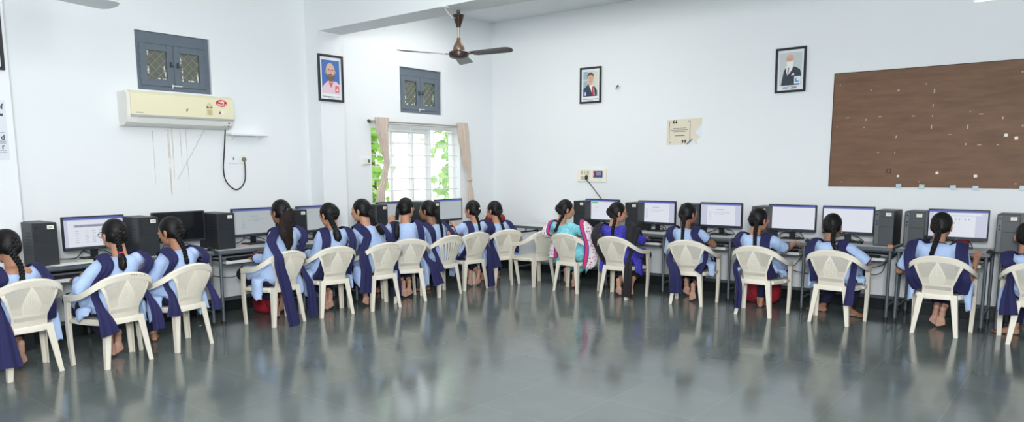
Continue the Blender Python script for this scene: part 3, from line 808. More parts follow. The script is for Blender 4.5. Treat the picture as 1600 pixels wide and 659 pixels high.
for (dx, dz, sx, sz) in ((-.02, 0, .008, .05), (.015, -.005, .008, .045), (0, .022, .045, .008), (.0, -.02, .02, .006)): mb.box((p.x+dx, -.0185, p.z+dz), (sx, .002, sz))
mb.build('ink_mark', mat('dark_ink', (60, 42, 36), .7), bd, smooth=False)
tag(bd, 'large brown plywood notice board with tape scraps on the back wall', 'notice board')

# torn cream quotation poster
po = empty('torn_poster', (-4.19, WY, 1.99))
pw, ph = .48, .32
M_post = mat('cream_poster', (222, 214, 194), .6, vary=(6, .06))
mb = MB()
mb.prism([(-.24, -.16), (.045, -.155), (.125, -.095), (.165, -.16), (.185, -.155), (.165, -.105), (.225, -.075), (.15, -.015), (.235, .09), (.24, .165), (-.05, .16), (-.24, .155)], Matrix.Translation((0, -.001, 0)) @ WB, .0015)
mb.build('sheet', M_post, po, smooth=False)
mb = MB(); mb.prism([(.15, -.015), (.225, -.075), (.24, -.07), (.235, .09)], Matrix.Translation((0, -.0006, 0)) @ WB, .001); mb.prism([(.045, -.155), (.125, -.095), (.165, -.16)], Matrix.Translation((0, -.0006, 0)) @ WB, .001); mb.build('torn_backing', mat('torn_paper', (222, 230, 238), .7), po, smooth=False)
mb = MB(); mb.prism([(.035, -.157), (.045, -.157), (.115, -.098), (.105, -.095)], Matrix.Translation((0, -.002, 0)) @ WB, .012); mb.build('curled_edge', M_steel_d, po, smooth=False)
mb = MB()
def pr(x, z, sx, sz): mb.box((x, -.003, z), (sx, .0008, sz))
for s in (-1, 1):
    xx = -.205 if s < 0 else .08
    pr(xx, .0, .006, .262); pr(xx-s*.013, .131, .03, .006); pr(xx-s*.013, -.131, .03, .006)
pr(-.06, .048, .18, .005); pr(-.065, .025, .235, .005); pr(-.065, .004, .17, .005); pr(-.06, -.045, .135, .009)
mb.build('printed_lines', mat('print_grey', (96, 96, 84), .7), po, smooth=False)
mb = MB(); add_text(mb, '\u201c', .16, Matrix.Translation((-.128, -.003, .085)) @ WB, bold=.002); add_text(mb, '\u201d', .16, Matrix.Translation((.0, -.003, -.165)) @ WB, bold=.002)
mb.build('quotation_mark', M_black, po, smooth=False)
tag(po, 'torn cream quotation poster on the back wall', 'poster')

# switchboard with plugged cord
sb = empty('switchboard', (-5.56, WY, 1.44))
mb = MB(); mb.box((0, -.008, 0), (.475, .016, .185), bev=.004); mb.build('plate', mat('switch_cream', (236, 232, 216), .4), sb)
for (x, z, n) in ((-.17, .035, 2), (-.112, .035, 1), (-.07, .035, 2), (-.17, -.04, 4)):
    for k in range(n):
        mb = MB(); mb.box((x+.022*k, -.019, z), (.018, .008, .052), bev=.002); mb.build('rocker', mat('rocker_beige', (198, 188, 168), .4), sb)
mb = MB(); mb.box((.105, -.0175, .01), (.15, .002, .095), mi=0)
mb.box((.04, -.019, .01), (.022, .002, .09), mi=1); mb.box((.038, -.0195, .012), (.008, .002, .03), mi=3); mb.box((.115, -.019, -.03), (.125, .002, .014), mi=2)
for k in range(3): mb.box((.12, -.019, .04-.017*k), (.09-.01*(k % 2), .002, .005), mi=3)
mb.build('sticker', [mat('sticker_blue', (52, 48, 130), .5), mat('sticker_red', (205, 40, 60), .5), mat('sticker_teal', (60, 140, 140), .5), M_label], sb, smooth=False)
tag(sb, 'cream switchboard with blue sticker on the back wall', 'switchboard')
pc = empty('plugged_cable', (-5.56-.075, WY-.018, 1.44-.03))
mb = MB(); mb.lathe([(.0001, .03), (.016, .03), (.022, .012), (.022, -.01), (.012, -.035), (.0001, -.036)], n=16); mb.add([], []); o = mb.build('plug', M_cable, pc, loc=(0, -.012, 0))
P = [V((-.0, -.015, -.03))]
for px, py in ((922, 287), (928, 295), (934, 303), (940, 311), (944, 322)): P.append(on_y(px, py, WY-.03) - pc.location)
mb = MB(); mb.tube(spline(P, 6), .006, 8); mb.build('lead', M_cable, pc)
tag(pc, 'black plug and cord running from the switchboard down behind a monitor', 'cord')
# hole knocked in the plaster
hp = on_y(966, 136, WY)
hk = empty('cable_outlet', (hp.x, WY, hp.z))
mb = MB(); mb.lathe([(.0001, 0), (.032, 0), (.034, .01), (.018, .014), (.0001, .004)], n=18); o = mb.build('ring', M_line, hk, rot=(PI/2, 0, 0))
mb = MB(); mb.tube(spline([(0, 0, 0), (.01, -.03, .02), (.0, -.045, -.01), (-.012, -.035, -.03)], 5), .007, 8); mb.build('wire_end', M_steel_d, hk)
tag(hk, 'small open cable outlet with wire ends right of the dark suit portrait', 'outlet')
# ------------------------------------------------------------------ desks
DH = 0.74
def make_desk(W=0.80, D=0.58):
    root = empty('computer_desk')
    mb = MB(); mb.box((0, 0, DH-.011), (W-.03, D-.03, .022), bev=.003); mb.build('tabletop', M_lam, root)
    mb = MB()
    for (x, y, sx, sy) in ((0, -D/2+.012, W, .024), (0, D/2-.012, W, .024), (-W/2+.012, 0, .024, D-.048), (W/2-.012, 0, .024, D-.048)):
        mb.box((x, y, DH-.018), (sx, sy, .034), bev=.004)
    mb.build('edge_frame', M_steel, root)
    lx, ly = W/2-.03, D/2-.035
    for sx in (-1, 1):
        for sy in (-1, 1):
            mb = MB(); mb.cyl((sx*lx, sy*ly, .0), (sx*lx, sy*ly, DH-.034), .0155, n=12); lg = mb.build('leg', M_steel, root)
            mb = MB(); mb.lathe([(.0001, 0), (.021, 0), (.021, .022), (.0165, .03), (.0001, .03)], (sx*lx, sy*ly, 0), 12); mb.build('rubber_foot', M_foot, lg)
        mb = MB(); mb.cyl((sx*lx, -ly, .14), (sx*lx, ly, .14), .012, n=10); mb.build('side_rail', M_steel, root)
        mb = MB(); mb.box((sx*(lx-.02), -.02, .635), (.018, D-.1, .02), bev=.002); mb.box((sx*(lx-.02), -.05, .67), (.012, .02, .09), bev=.002); mb.box((sx*(lx-.02), .18, .67), (.012, .02, .09), bev=.002); mb.build('tray_rail', M_steel_d, root)
    mb = MB(); mb.cyl((-lx, ly, .14), (lx, ly, .14), .012, n=10); mb.build('foot_rail', M_steel, root)
    mb = MB(); mb.cyl((-lx, ly-.0, .62), (lx, ly-.0, .62), .010, n=10); mb.build('back_rail', M_steel_d, root)
    return root
def make_tray(root, W=0.80, D=0.58):
    mb = MB(); mb.box((0, -D/2+.14, .612), (W-.13, .30, .016), bev=.002)
    mb.box((0, -D/2-.006, .616), (W-.13, .014, .03), bev=.003); return mb.build('keyboard_tray', M_lam, root)
desk0 = make_desk()
desk1 = copy_tree(desk0)           # with a pull-out keyboard tray
make_tray(desk1)
desk_small = make_desk(0.78, 0.50); make_tray(desk_small, .78, .50)
RP = PI/2
def put(o, x, y, rz, label, cat, group=None, z=0):
    o.location = (x, y, z); o.rotation_euler = (0, 0, rz); return tag(o, label, cat, group)
DY = 8.31          # desk centre, back row (front edge at 8.02)
GD = 'computer desks along the walls'
desks = [
    (desk0, -6.075, DY, 0, 'empty grey steel desk in the far corner beside the free chair'),
    (None, -5.315, DY, 0, 'grey steel computer desk in front of woman in turquoise'),
    (None, -4.50, DY, 0, 'grey steel computer desk in front of woman in black shawl and royal blue top'),
    (None, -3.66, DY, 0, 'grey steel computer desk left of the one with a red bag beneath it'),
    (None, -2.83, DY, 0, 'grey steel computer desk with red bag on the floor beneath'),
    (None, -1.99, DY, 0, 'grey steel computer desk with an orange box at its front corner'),
    (None, -1.17, DY, 0, 'grey steel computer desk with a red pouch behind its monitor'),
    (None, -.31, DY, 0, 'grey steel computer desk cut off by the right edge of the photo'),
    (None, -7.04, 2.33, RP, 'grey steel computer desk with green and white papers, at the left pillar'),
    (None, -7.03, 3.285, RP, 'grey steel computer desk carrying the monitor that is switched off'),
    (None, -7.03, 4.13, RP, 'grey steel computer desk in front of girl with loose ponytail'),
    (desk_small, -6.86, 4.985, RP, 'grey steel computer desk standing in front of the portrait pillar'),
    (None, -7.02, 6.06, RP, 'grey steel computer desk below the left part of sliding window'),
    (None, -7.02, 6.88, RP, 'grey steel computer desk below the right part of sliding window'),
]
for (o, x, y, rz, lab) in desks:
    if o is None: o = copy_tree(desk1)
    put(o, x, y, rz, lab, 'desk', GD)
put(desk1, -7.02, 7.69, RP, 'grey steel computer desk at the right curtain, nearest to the corner', 'desk', GD)

# ------------------------------------------------------------------ monitors
def emat(name, rgb, e=0.78):
    m = mat('screen_'+name, (8, 8, 10), .25)
    nt, b = nodes(m)
    b.inputs['Emission Color'].default_value = (*lin(rgb), 1); b.inputs['Emission Strength'].default_value = e
    return m
E_bar = emat('title_blue', (92, 106, 178)); E_page = emat('page', (226, 230, 240), .8); E_bg = emat('margin', (200, 205, 224), .8)
E_txt = emat('text', (132, 138, 152)); E_grn = emat('green', (70, 196, 84)); E_dim = emat('dim', (178, 186, 190), .8); E_dimbg = emat('dim_margin', (164, 172, 178), .8)
E_task = emat('taskbar', (70, 76, 92)); E_hl = emat('highlight', (176, 182, 204))
M_off = mat('screen_off', (16, 18, 22), .12)
SCR = [E_page, E_bg, E_bar, E_txt, E_grn, E_task, E_hl, E_dim, E_dimbg, M_off]
PW, PH = .522, .302
def make_monitor(content):
    root = empty('monitor')
    zc = .085+PH/2
    mb = MB(); mb.box((0, .02, zc), (PW, .035, PH), bev=.005); mb.box((0, .042, zc), (PW*.6, .03, PH*.6), bev=.012); mb.build('casing', M_bezel, root)
    mb = MB(); t = .011
    for (x, z, sx, sz) in ((-PW/2+t/2, zc, t, PH), (PW/2-t/2, zc, t, PH), (0, zc+PH/2-t/2, PW-2*t, t), (0, zc-PH/2+.011, PW-2*t, .022)):
        mb.box((x, -.001, z), (sx, .012, sz), bev=.002)
    bz = mb.build('bezel', M_bezel, root)
    mb = MB()
    ring = [(.013*math.cos(2*PI*k/16), .0045*math.sin(2*PI*k/16)) for k in range(16)]
    mb.prism(ring, Matrix.Translation((0, -.0075, zc-PH/2+.011)) @ WB, .001); mb.build('maker_badge', M_strip, bz, smooth=False)
    mb = MB()
    for k in range(4): mb.box((PW/2-.05-.02*k, -.0075, zc-PH/2+.006), (.01, .002, .004))
    mb.build('button', M_black, bz, smooth=False)
    mb = MB(); mb.box((0, .045, .10), (.062, .022, .20), bev=.004); mb.build('stand', M_black, root)
    mb = MB(); mb.box((0, .03, .007), (.21, .17, .014), bev=.006); mb.build('stand_base', M_black, root)
    # picture on the screen
    sw, sh = PW-2*t, PH-t-.022; z0 = zc-PH/2+.022; y = -.0015
    mb = MB()
    def q(x0, za, x1, zb, mi, lv): mb.add([(x0, y-lv*.0004, za), (x1, y-lv*.0004, za), (x1, y-lv*.0004, zb), (x0, y-lv*.0004, zb)], [(0, 1, 2, 3)], mi)
    def F(u): return -sw/2+u*sw
    def Z(v): return z0+v*sh
    def R(u0, v0, u1, v1, mi, lv=1): q(F(u0), Z(v0), F(u1), Z(v1), mi, lv)
    rnd = random.Random(sum(map(ord, content)))
    def dash(u, v, length, mi=3, hh=.014):
        e = u+length
        while u < e:
            l = min(rnd.uniform(.012, .03), e-u); R(u, v-hh/2, u+l, v+hh/2, mi, 3); u += l+.008
    if content == 'off': R(0, 0, 1, 1, 9)
    else:
        dim = content in ('dimdoc', 'dimform', 'dim')
        pg, bgm = (7, 8) if dim else (0, 1)
        R(0, 0, 1, 1, bgm); R(0, .93, 1, 1, 2, 2); R(0, 0, 1, .035, 5, 2)
        if content == 'doc': R(.16, .035, .86, .89, pg, 2)
        elif content == 'plain': R(0, .035, 1, .93, pg, 2)
        elif content == 'wide': R(.08, .035, .80, .80, pg, 2); R(.08, .82, .9, .9, pg, 2)
        else: R(.06, .035, .97, .90, pg, 2)
        if content in ('doc', 'dimdoc'):
            dash(.40, .72, .18, 3, .03)
            for k in range(6): dash(.20, .62-.07*k, .07)
            dash(.32, .60, .40); dash(.36, .53, .24)
        elif content == 'table':
            R(.16, .68, .78, .77, 6, 3)
            u = .19
            while u < .74:
                l = rnd.uniform(.015, .03); R(u, .70, u+l, .75, 3, 4); u += l+.01
            for k in range(6):
                for c in (.18, .34, .46, .58): dash(c, .56-.075*k, .06)
        elif content == 'tab':
            R(.19, .83, .37, .895, 4, 3); dash(.55, .86, .10)
            for k in range(5): dash(.12, .62-.09*k, .06)
            dash(.28, .62, .12); dash(.26, .48, .05)
        elif content in ('dim', 'dimform'):
            dash(.28, .78, .12)
            for k in range(5): dash(.10, .62-.09*k, .12 if content == 'dimform' else .05)
        elif content == 'wide':
            for u in (.46, .52, .62, .68): R(u, .66, u+.015, .70, 3, 4)
            for k in range(4): dash(.40, .6-.045*k, .05)
        elif content == 'plain':
            R(.28, .1, .85, .80, pg, 2)
    mb.build('screen', SCR, root, smooth=False)
    return root
GM = 'monitors on the desks'
mons = [  # x/y of the screen, orientation, content, label
    (-5.21, 8.36, 0, 'tab', 'black monitor with green tab on its page, in front of woman in turquoise'),
    (-4.40, 8.36, 0, 'doc', 'black monitor showing a form, right of woman in royal blue and black shawl'),
    (-3.545, 8.36, 0, 'doc', 'black monitor on slim stand showing a page, between two girls in the back row'),
    (-2.705, 8.36, 0, 'plain', 'black monitor showing a blank white page beside an outstretched hand'),
    (-2.115, 8.36, 0, 'plain', 'black monitor with blank page behind girl with centred braid, left of the charcoal towers'),
    (-1.095, 8.36, 0, 'wide', 'black monitor showing a spreadsheet, behind girl resting her fist on the desk'),
    (-7.08, 2.735, RP, 'table', 'black monitor showing a table with shaded heading, near the left edge'),
    (-7.09, 3.525, RP, 'off', 'black monitor that is switched off, right of the monitor with a table'),
    (-7.08, 4.345, RP, 'dimdoc', 'grey screened monitor in front of girl with loose ponytail'),
    (-6.96, 5.06, RP, 'dimform', 'grey screened monitor in front of the portrait pillar'),
    (-7.0, 6.25, RP, 'dim', 'grey screened monitor partly hidden below the left curtain'),
    (-6.96, 7.23, RP, 'dim', 'grey screened monitor below the right pane of the sliding window'),
]
protos = {}
for (x, y, rz, c, lab) in mons:
    if c in protos: o = copy_tree(protos[c])
    else: o = protos[c] = make_monitor(c)
    put(o, x, y, rz, lab, 'monitor', GM, DH)

# ------------------------------------------------------------------ computer towers
def make_tower(front, strip, W=.185, H=.362, D=.36):
    root = empty('computer_tower')
    mb = MB(); mb.box((0, D/2, H/2), (W, D, H), bev=.004); mb.build('case', M_case, root)
    mb = MB(); mb.box((0, -.006, H/2), (W-.002, .018, H-.002), bev=.005); mb.build('front_panel', front, root)
    if strip is not None:
        mb = MB(); mb.box((-W/2+.027, -.0165, H/2), (.036, .006, H-.02), bev=.003); mb.build('side_strip', strip, root)
    for (wz, ww, hh) in ((.55, W-.07, .004), (.82, W-.075, .003)):
        mb = MB(); mb.box((.022, -.0155, H*wz), (ww, .003, hh)); mb.build('drive_slot', M_foot, root, smooth=False)
    mb = MB(); mb.cyl((-W/2+.027, -.017, H-.04), (-W/2+.027, -.022, H-.04), .009, n=14); mb.build('power_button', M_black, root)
    mb = MB()
    for k in range(2): mb.box((-W/2+.027, -.0195, H-.11-.03*k), (.012, .003, .02), bev=.001)
    mb.build('port', M_black, root)
    mb = MB()
    for k in range(7): mb.box((-W/2-.0008, .10, H*.3+.028*k), (.002, .10, .006))
    mb.build('side_vent', M_foot, root, smooth=False)
    mb = MB(); mb.box((W/2-.052, -.0165, H-.038), (.05, .0025, .032)); lb = mb.build('sticker', M_label, root, smooth=False)
    mb = MB()
    for k in range(2): mb.box((W/2-.052, -.0179, H-.033-.010*k), (.034, .0008, .003))
    mb.build('sticker_print', M_strip, lb, smooth=False)
    return root
tA = make_tower(M_case, None); tB = make_tower(M_case_lit, M_strip)
GT = 'computer towers on the desks'
tows = [
    ('A', -5.475, 8.22, 0, 'black computer tower with sticker right of the head of woman in turquoise'),
    ('A', -4.665, 8.20, 0, 'black computer tower with sticker directly left of the monitor showing a form'),
    ('A', -3.90, 8.22, 0, 'black computer tower left of the slim stand monitor, half hidden by a head'),
    ('B', -3.02, 8.22, 0, 'charcoal computer tower behind the head of girl reaching across her desk'),
    ('B', -1.722, 8.20, 0, 'charcoal computer tower at the desk corner with orange box, left of a twin tower'),
    ('B', -1.445, 8.20, 0, 'charcoal computer tower directly left of the spreadsheet monitor'),
    ('B', -.665, 8.20, 0, 'charcoal computer tower nearest the right edge of the photo'),
    ('A', -6.87, 2.265, RP, 'black computer tower at the left pillar beside the green papers'),
    ('A', -6.87, 3.12, RP, 'black computer tower between the table monitor and the switched off monitor'),
    ('A', -6.86, 3.885, RP, 'black computer tower right of the switched off monitor'),
    ('A', -6.78, 4.70, RP, 'black computer tower right of girl with loose ponytail'),
    ('A', -6.86, 5.935, RP, 'black computer tower right of the portrait pillar below the left curtain'),
    ('A', -6.88, 6.87, RP, 'black computer tower with sticker in front of the sliding window centre'),
]
used = {'A': 0, 'B': 0}
for (k, x, y, rz, lab) in tows:
    p = tA if k == 'A' else tB
    o = p if not used[k] else copy_tree(p)
    used[k] = 1
    put(o, x, y, rz, lab, 'computer tower', GT, DH)

# ------------------------------------------------------------------ keyboards and mice
def make_keyboard():
    root = empty('keyboard')
    mb = MB(); mb.box((0, 0, .009), (.44, .135, .018), bev=.004); mb.build('base', M_black, root)
    mb = MB()
    for r in range(6):
        n = 18
        for k in range(n):
            if r == 0 and 5 <= k <= 9: continue
            mb.box((-.205+.0241*k, -.05+.0196*r, .0205), (.019, .0155, .007), bev=.002, seg=1)
        if r == 0: mb.box((-.205+.0241*7, -.05, .0205), (.112, .0155, .007), bev=.002, seg=1)
    mb.build('keys', M_bezel, root)
    return root
def make_mouse():
    root = empty('mouse')
    mb = MB(); v = []
    tmp = MB(); tmp.ell((0, 0, 0), (.031, .056, .034), None, 18, 12)
    mb.add([(x, y, max(z, 0)) for x, y, z in tmp.v], tmp.f); mb.build('body', M_black, root)
    mb = MB(); mb.cyl((-.004, .028, .028), (.004, .028, .028), .009, n=12); mb.build('wheel', M_strip, root)
    return root
kb0 = make_keyboard(); ms0 = make_mouse()
GK = 'keyboards on the desk trays'; GU = 'computer mice on the desks'
kbs = [(-5.25, 8.13, 0, 'keyboard on the tray in front of woman in turquoise'), (-4.44, 8.13, 0, 'keyboard on the tray beside the woman with black shawl'),
       (-3.63, 8.13, 0, 'keyboard on the tray below the slim stand monitor'), (-2.78, 8.13, 0, 'keyboard on the tray above the red floor bag'),
       (-1.95, 8.13, 0, 'keyboard on the tray left of the charcoal towers'), (-1.13, 8.13, 0, 'keyboard on the tray below the spreadsheet monitor'), (-.30, 8.13, 0, 'keyboard on the tray at the right edge of the photo'),
       (-6.86, 2.42, RP, 'black keyboard on the tray below the green papers'), (-6.86, 3.30, RP, 'keyboard on the tray below the switched off monitor'),
       (-6.86, 4.12, RP, 'keyboard under the hands of girl with loose ponytail'), (-6.73, 4.98, RP, 'keyboard on the tray at the portrait pillar'),
       (-6.86, 6.05, RP, 'keyboard on the tray below the left part of sliding window'), (-6.86, 6.88, RP, 'keyboard on the tray below the right part of sliding window')]
for i, (x, y, rz, lab) in enumerate(kbs):
    put(kb0 if i == 0 else copy_tree(kb0), x, y, rz, lab, 'keyboard', GK, .62)
def dz(px, py, z=DH):
    return on_z(px, py, z)
mice = [(-4.58+.0, 8.12, 'black mouse on the desk left of the form monitor stand'), (-3.36, 8.12, 'black mouse at the right desk corner beside slim monitor stand'),
        (-2.45, 8.12, 'black mouse under the outstretched hand'), (-1.93, 8.12, 'black mouse left of the charcoal tower with orange box'), (-1.40+.62, 8.10, 'mouse beside the fist of girl with bracelet')]
m_ = dz(1022, 359); mice[0] = (m_.x, 8.12, mice[0][2]); m_ = dz(1166, 372); mice[1] = (m_.x, m_.y, mice[1][2]); m_ = dz(1345, 380); mice[3] = (m_.x, m_.y, mice[3][2])
mice = [(x, max(8.08, min(y, 8.3)), l) for x, y, l in mice]
for i, (x, y, lab) in enumerate(mice):
    put(ms0 if i == 0 else copy_tree(ms0), x, y, .2, lab, 'mouse', GU, DH)
put(copy_tree(ms0), -6.82, 3.69, RP, 'black mouse on the desk in front of the switched off monitor', 'mouse', GU, DH)

# ------------------------------------------------------------------ cables behind and below the desks
rc = random.Random(11)
def cable(pts, label, r=.0045):
    mb = MB(); mb.tube(spline(pts, 7), r, 6); return tag(mb.build('cable', M_cable), label, 'cable', 'loose black computer cables')
clab = ['loose black cable coil behind the monitor with green tab', 'loose black cable coil behind the form monitor', 'loose black cable coil behind the slim stand monitor',
        'loose black cable coil behind the blank monitor with outstretched hand', 'loose black cable coil behind the blank monitor left of charcoal towers', 'loose black cable coil behind the spreadsheet monitor',
        'loose black cable coil behind the table monitor', 'loose black cable coil behind the switched off monitor', 'loose black cable coil behind monitor of the loose ponytail girl', 'loose black cable coil behind the portrait pillar monitor',
        'loose black cable coil behind the left window monitor', 'loose black cable coil behind the right window monitor']
for i, (x, y, rz, c, lab) in enumerate(mons):
    f = Matrix.Translation((x, y, DH)) @ Matrix.Rotation(rz, 4, 'Z')
    pts = [(.02, .07, .16), (.05, .08, .07), (.11, .06, .05), (.15, .03, .008), (.11, -.02, .007), (.04, .12, .02), (-.07, .10, .06), (-.12, .06, .04), (-.17, .08, .007), (-.24, .12, .007)]
    pts = [V(p) + V((rc.uniform(-.02, .02), 0, rc.uniform(0, .012))) for p in pts]
    if i == 9: pts = [V((p.x, min(p.y, .07), p.z)) for p in pts]
    cable([f @ p for p in pts], clab[i])
hang = [((-4.62, 8.58, .66), (-4.40, 8.45, .55), (-4.20, 8.44, .42), (-4.10, 8.50, .36), (-3.98, 8.6, .34), 'black cable drooping below the desk of woman with black shawl'),
        ((-2.62, 8.5, .70), (-2.55, 8.3, .58), (-2.60, 8.25, .48), (-2.66, 8.3, .40), (-2.50, 8.55, .33), 'black cable drooping below the desk with red floor bag'),
        ((-2.0, 8.2, .60), (-1.92, 8.2, .48), (-1.80, 8.22, .43), (-1.72, 8.25, .47), (-1.70, 8.3, .6), 'black cable loop drooping left of the twin desk legs'),
        ((-1.98, 8.35, .60), (-1.85, 8.32, .5), (-1.76, 8.34, .52), (-1.68, 8.4, .58), (-1.62, 8.5, .66), 'second black cable loop drooping left of the twin desk legs'),
        ((-7.0, 3.5, .62), (-6.95, 3.64, .52), (-6.93, 3.8, .46), (-6.93, 4.0, .44), (-6.95, 4.1, .55), 'thin black cable drooping between desk legs behind the second chair from the left pillar')]
for h in hang: cable(h[:5], h[5])

# ------------------------------------------------------------------ small things on the desks and the floor
def paper(c, sx, sy, rz, m, label, z=DH):
    mb = MB(); n = 8; vs = []; fs = []
    for i in range(n+1):
        for j in range(n+1):
            u, v = i/n-.5, j/n-.5
            vs.append((u*sx, v*sy, .002 + .006*max(0, abs(u)*2-.7)*random.Random(i*7+j).random()))
    for i in range(n):
        for j in range(n): fs.append((i*(n+1)+j, (i+1)*(n+1)+j, (i+1)*(n+1)+j+1, i*(n+1)+j+1))
    mb.add(vs, fs); o = mb.build('paper_sheet', m)
    md = o.modifiers.new('s', 'SOLIDIFY'); md.thickness = .0015
    o.location = (c[0], c[1], z+.001); o.rotation_euler = (0, 0, rz)
    return tag(o, label, 'paper', 'papers on the desks')
M_pap = mat('white_paper', (240, 242, 240), .7); M_grn = mat('lime_paper', (190, 216, 90), .7); M_ppg = mat('pale_green_paper', (206, 224, 190), .7)
paper((-6.83, 2.45), .19, .34, .05, M_pap, 'large white paper sheet on the front of the leftmost desk')
paper((-6.95, 2.30), .16, .12, .3, M_grn, 'lime green paper beside the leftmost tower', DH+.0035)
paper((-6.93, 2.62), .15, .22, -.2, M_ppg, 'pale green paper behind the white sheet on the leftmost desk', DH+.0035)
paper((-4.60, 8.24), .16, .2, .2, M_pap, 'white paper on desk left of the form monitor')
paper((-3.30, 8.40), .12, .2, .1, M_pap, 'white paper right of the slim stand monitor')
paper((-6.85, 4.08), .14, .10, .4, mat('pink_paper', (226, 200, 204), .7), 'small pinkish paper beside the tower of the loose ponytail girl desk')
c = dz(1397, 385)
mb = MB(); mb.box((0, 0, .014), (.05, .035, .028), bev=.003); o = mb.build('small_box', mat('orange_card', (206, 132, 84), .6)); o.location = (-1.62, 8.06, DH); tag(o, 'tiny orange box on the desk corner beside a charcoal tower', 'box')
# white cups under the green tab monitor
def cup(x, y, lab):
    mb = MB(); mb.lathe([(.0001, 0), (.022, 0), (.03, .075), (.0275, .075), (.02, .006), (.0001, .005)], n=20)
    o = mb.build('paper_cup', M_pap); o.location = (x, y, DH); tag(o, lab, 'cup', 'white cups below the monitor with green tab')
for k, (x, lab) in enumerate(((-5.17, 'white paper cup, left of three below the green tab monitor'), (-5.105, 'white paper cup, middle of three below the green tab monitor'), (-5.04, 'white paper cup, right of three below the green tab monitor'))): cup(x, 8.33-.02*k, lab)
mb = MB(); mb.capsule((0, 0, .006), (.20, .05, .006), .005); o = mb.build('pen', M_black); o.location = (-5.19, 8.17, DH); tag(o, 'dark pen on the desk below the green tab monitor', 'pen')
mb = MB(); mb.box((0, 0, .012), (.16, .10, .024), bev=.006); o = mb.build('red_pouch', M_red); o.location = (-4.96, 8.24, DH); tag(o, 'flat dark red pouch on the desk behind woman in royal blue', 'pouch')
# red cloth pouch behind the spreadsheet monitor
def soft_bag(name, c, d, rz, m, label, seed, strap=True):
    rnd = random.Random(seed)
    mb = MB(); tmp = MB(); tmp.ell((0, 0, d[2]/2), (d[0]/2, d[1]/2, d[2]/2), None, 28, 18)
    vs = []
    for p in tmp.v:
        x, y, z = p
        sg = lambda q, r: math.copysign(abs(q/r)**.6, q)*r if r else 0
        x = sg(x, d[0]/2); y = sg(y, d[1]/2); z = sg(z-d[2]/2, d[2]/2)+d[2]/2
        k = noise.noise(V((x*11+seed, y*11, z*11)))*.03*(min(1, z/.06))
        vs.append((x*(1+k*2), y*(1+k*3), max(0, z+k)))
    mb.add(vs, tmp.f)
    root = empty(name, c, rz); mb.build('bag_body', m, root, angle=80)
    if strap:
        s = MB(); s.tube(spline([(-d[0]*.3, -d[1]*.42, d[2]*.75), (-d[0]*.25, -d[1]*.6, d[2]*.4), (0, -d[1]*.68, d[2]*.2), (d[0]*.25, -d[1]*.6, d[2]*.45), (d[0]*.3, -d[1]*.42, d[2]*.8)], 6), .010, 8, flat=1.8)
        s.build('strap', mat('dark_red_strap', (110, 14, 28), .8), root)
        s = MB(); s.tube(spline([(-d[0]*.4, 0, d[2]*.86), (0, 0, d[2]*1.0), (d[0]*.4, 0, d[2]*.86)], 6), .005, 6); s.build('zip', M_black, root)
    return tag(root, label, 'bag', 'red bags')
soft_bag('cloth_bag', (on_y(1500, 385, 8.40).x, 8.44, DH), (.14, .10, .12), 0, M_red, 'small red pouch on the desk below the spreadsheet monitor', 3, False)
p = on_z(1186, 474); soft_bag('school_bag', (p.x, 8.22, 0), (.42, .22, .29), .1, M_red, 'red school bag on the floor under the desk of girl reaching for a mouse', 8)
p = on_z(415, 480); soft_bag('school_bag', (-6.95, 4.36, 0), (.26, .22, .24), RP, M_red, 'red school bag under the desk of girl with loose ponytail', 5)
soft_bag('school_bag', (-6.72, 7.93, DH), (.22, .34, .15), .2, M_red, 'red school bag lying on the corner desk behind the last girl of the left row', 9)
# litter on the floor
for (px, py, lab) in ((313, 509, 'small white paper scrap on the floor by the second chair'), (1137, 660, '')):
    if not lab: continue
    p = on_z(px, py); mb = MB()
    mb.add([(-.012, -.01, .001), (.012, -.008, .008), (.01, .012, .002), (-.008, .01, .009)], [(0, 1, 2, 3)]); o = mb.build('paper_scrap', M_pap); o.location = p
    md = o.modifiers.new('s', 'SOLIDIFY'); md.thickness = .001
    tag(o, lab, 'paper scrap')

# ------------------------------------------------------------------ moulded plastic chairs
RIM = spline([(-.248, .180, .552), (-.258, .06, .562), (-.260, -.05, .583), (-.246, -.14, .625), (-.202, -.2, .675), (-.118, -.236, .714), (0, -.25, .730), (.118, -.236, .714), (.202, -.2, .675), (.246, -.14, .625), (.260, -.05, .583), (.258, .06, .562), (.248, .180, .552)], 5)
def rim_z(x):
    best = min((p for p in RIM if p.y < -.13), key=lambda p: abs(p.x-x)); return best
def back_pt(u, v):
    # panel between seat and rim
    W = .130 - .006*math.sin(PI*min(1, v/.5)) + .078*(max(0, v-.25)/.75)**1.1
    x = u*W
    r = rim_z(x)
    zt = r.z - .012
    z = .368 + (zt-.368)*v
    yb = -.165 + (-.165-0)*0
    yc = -.150 - .088*v - .02*(1-u*u)*(1-v)*1.0
    yt = r.y
    y = yc*(1-v**3) + yt*v**3
    y -= .012*(1-u*u)*math.sin(PI*v)
    return V((x, y, z))
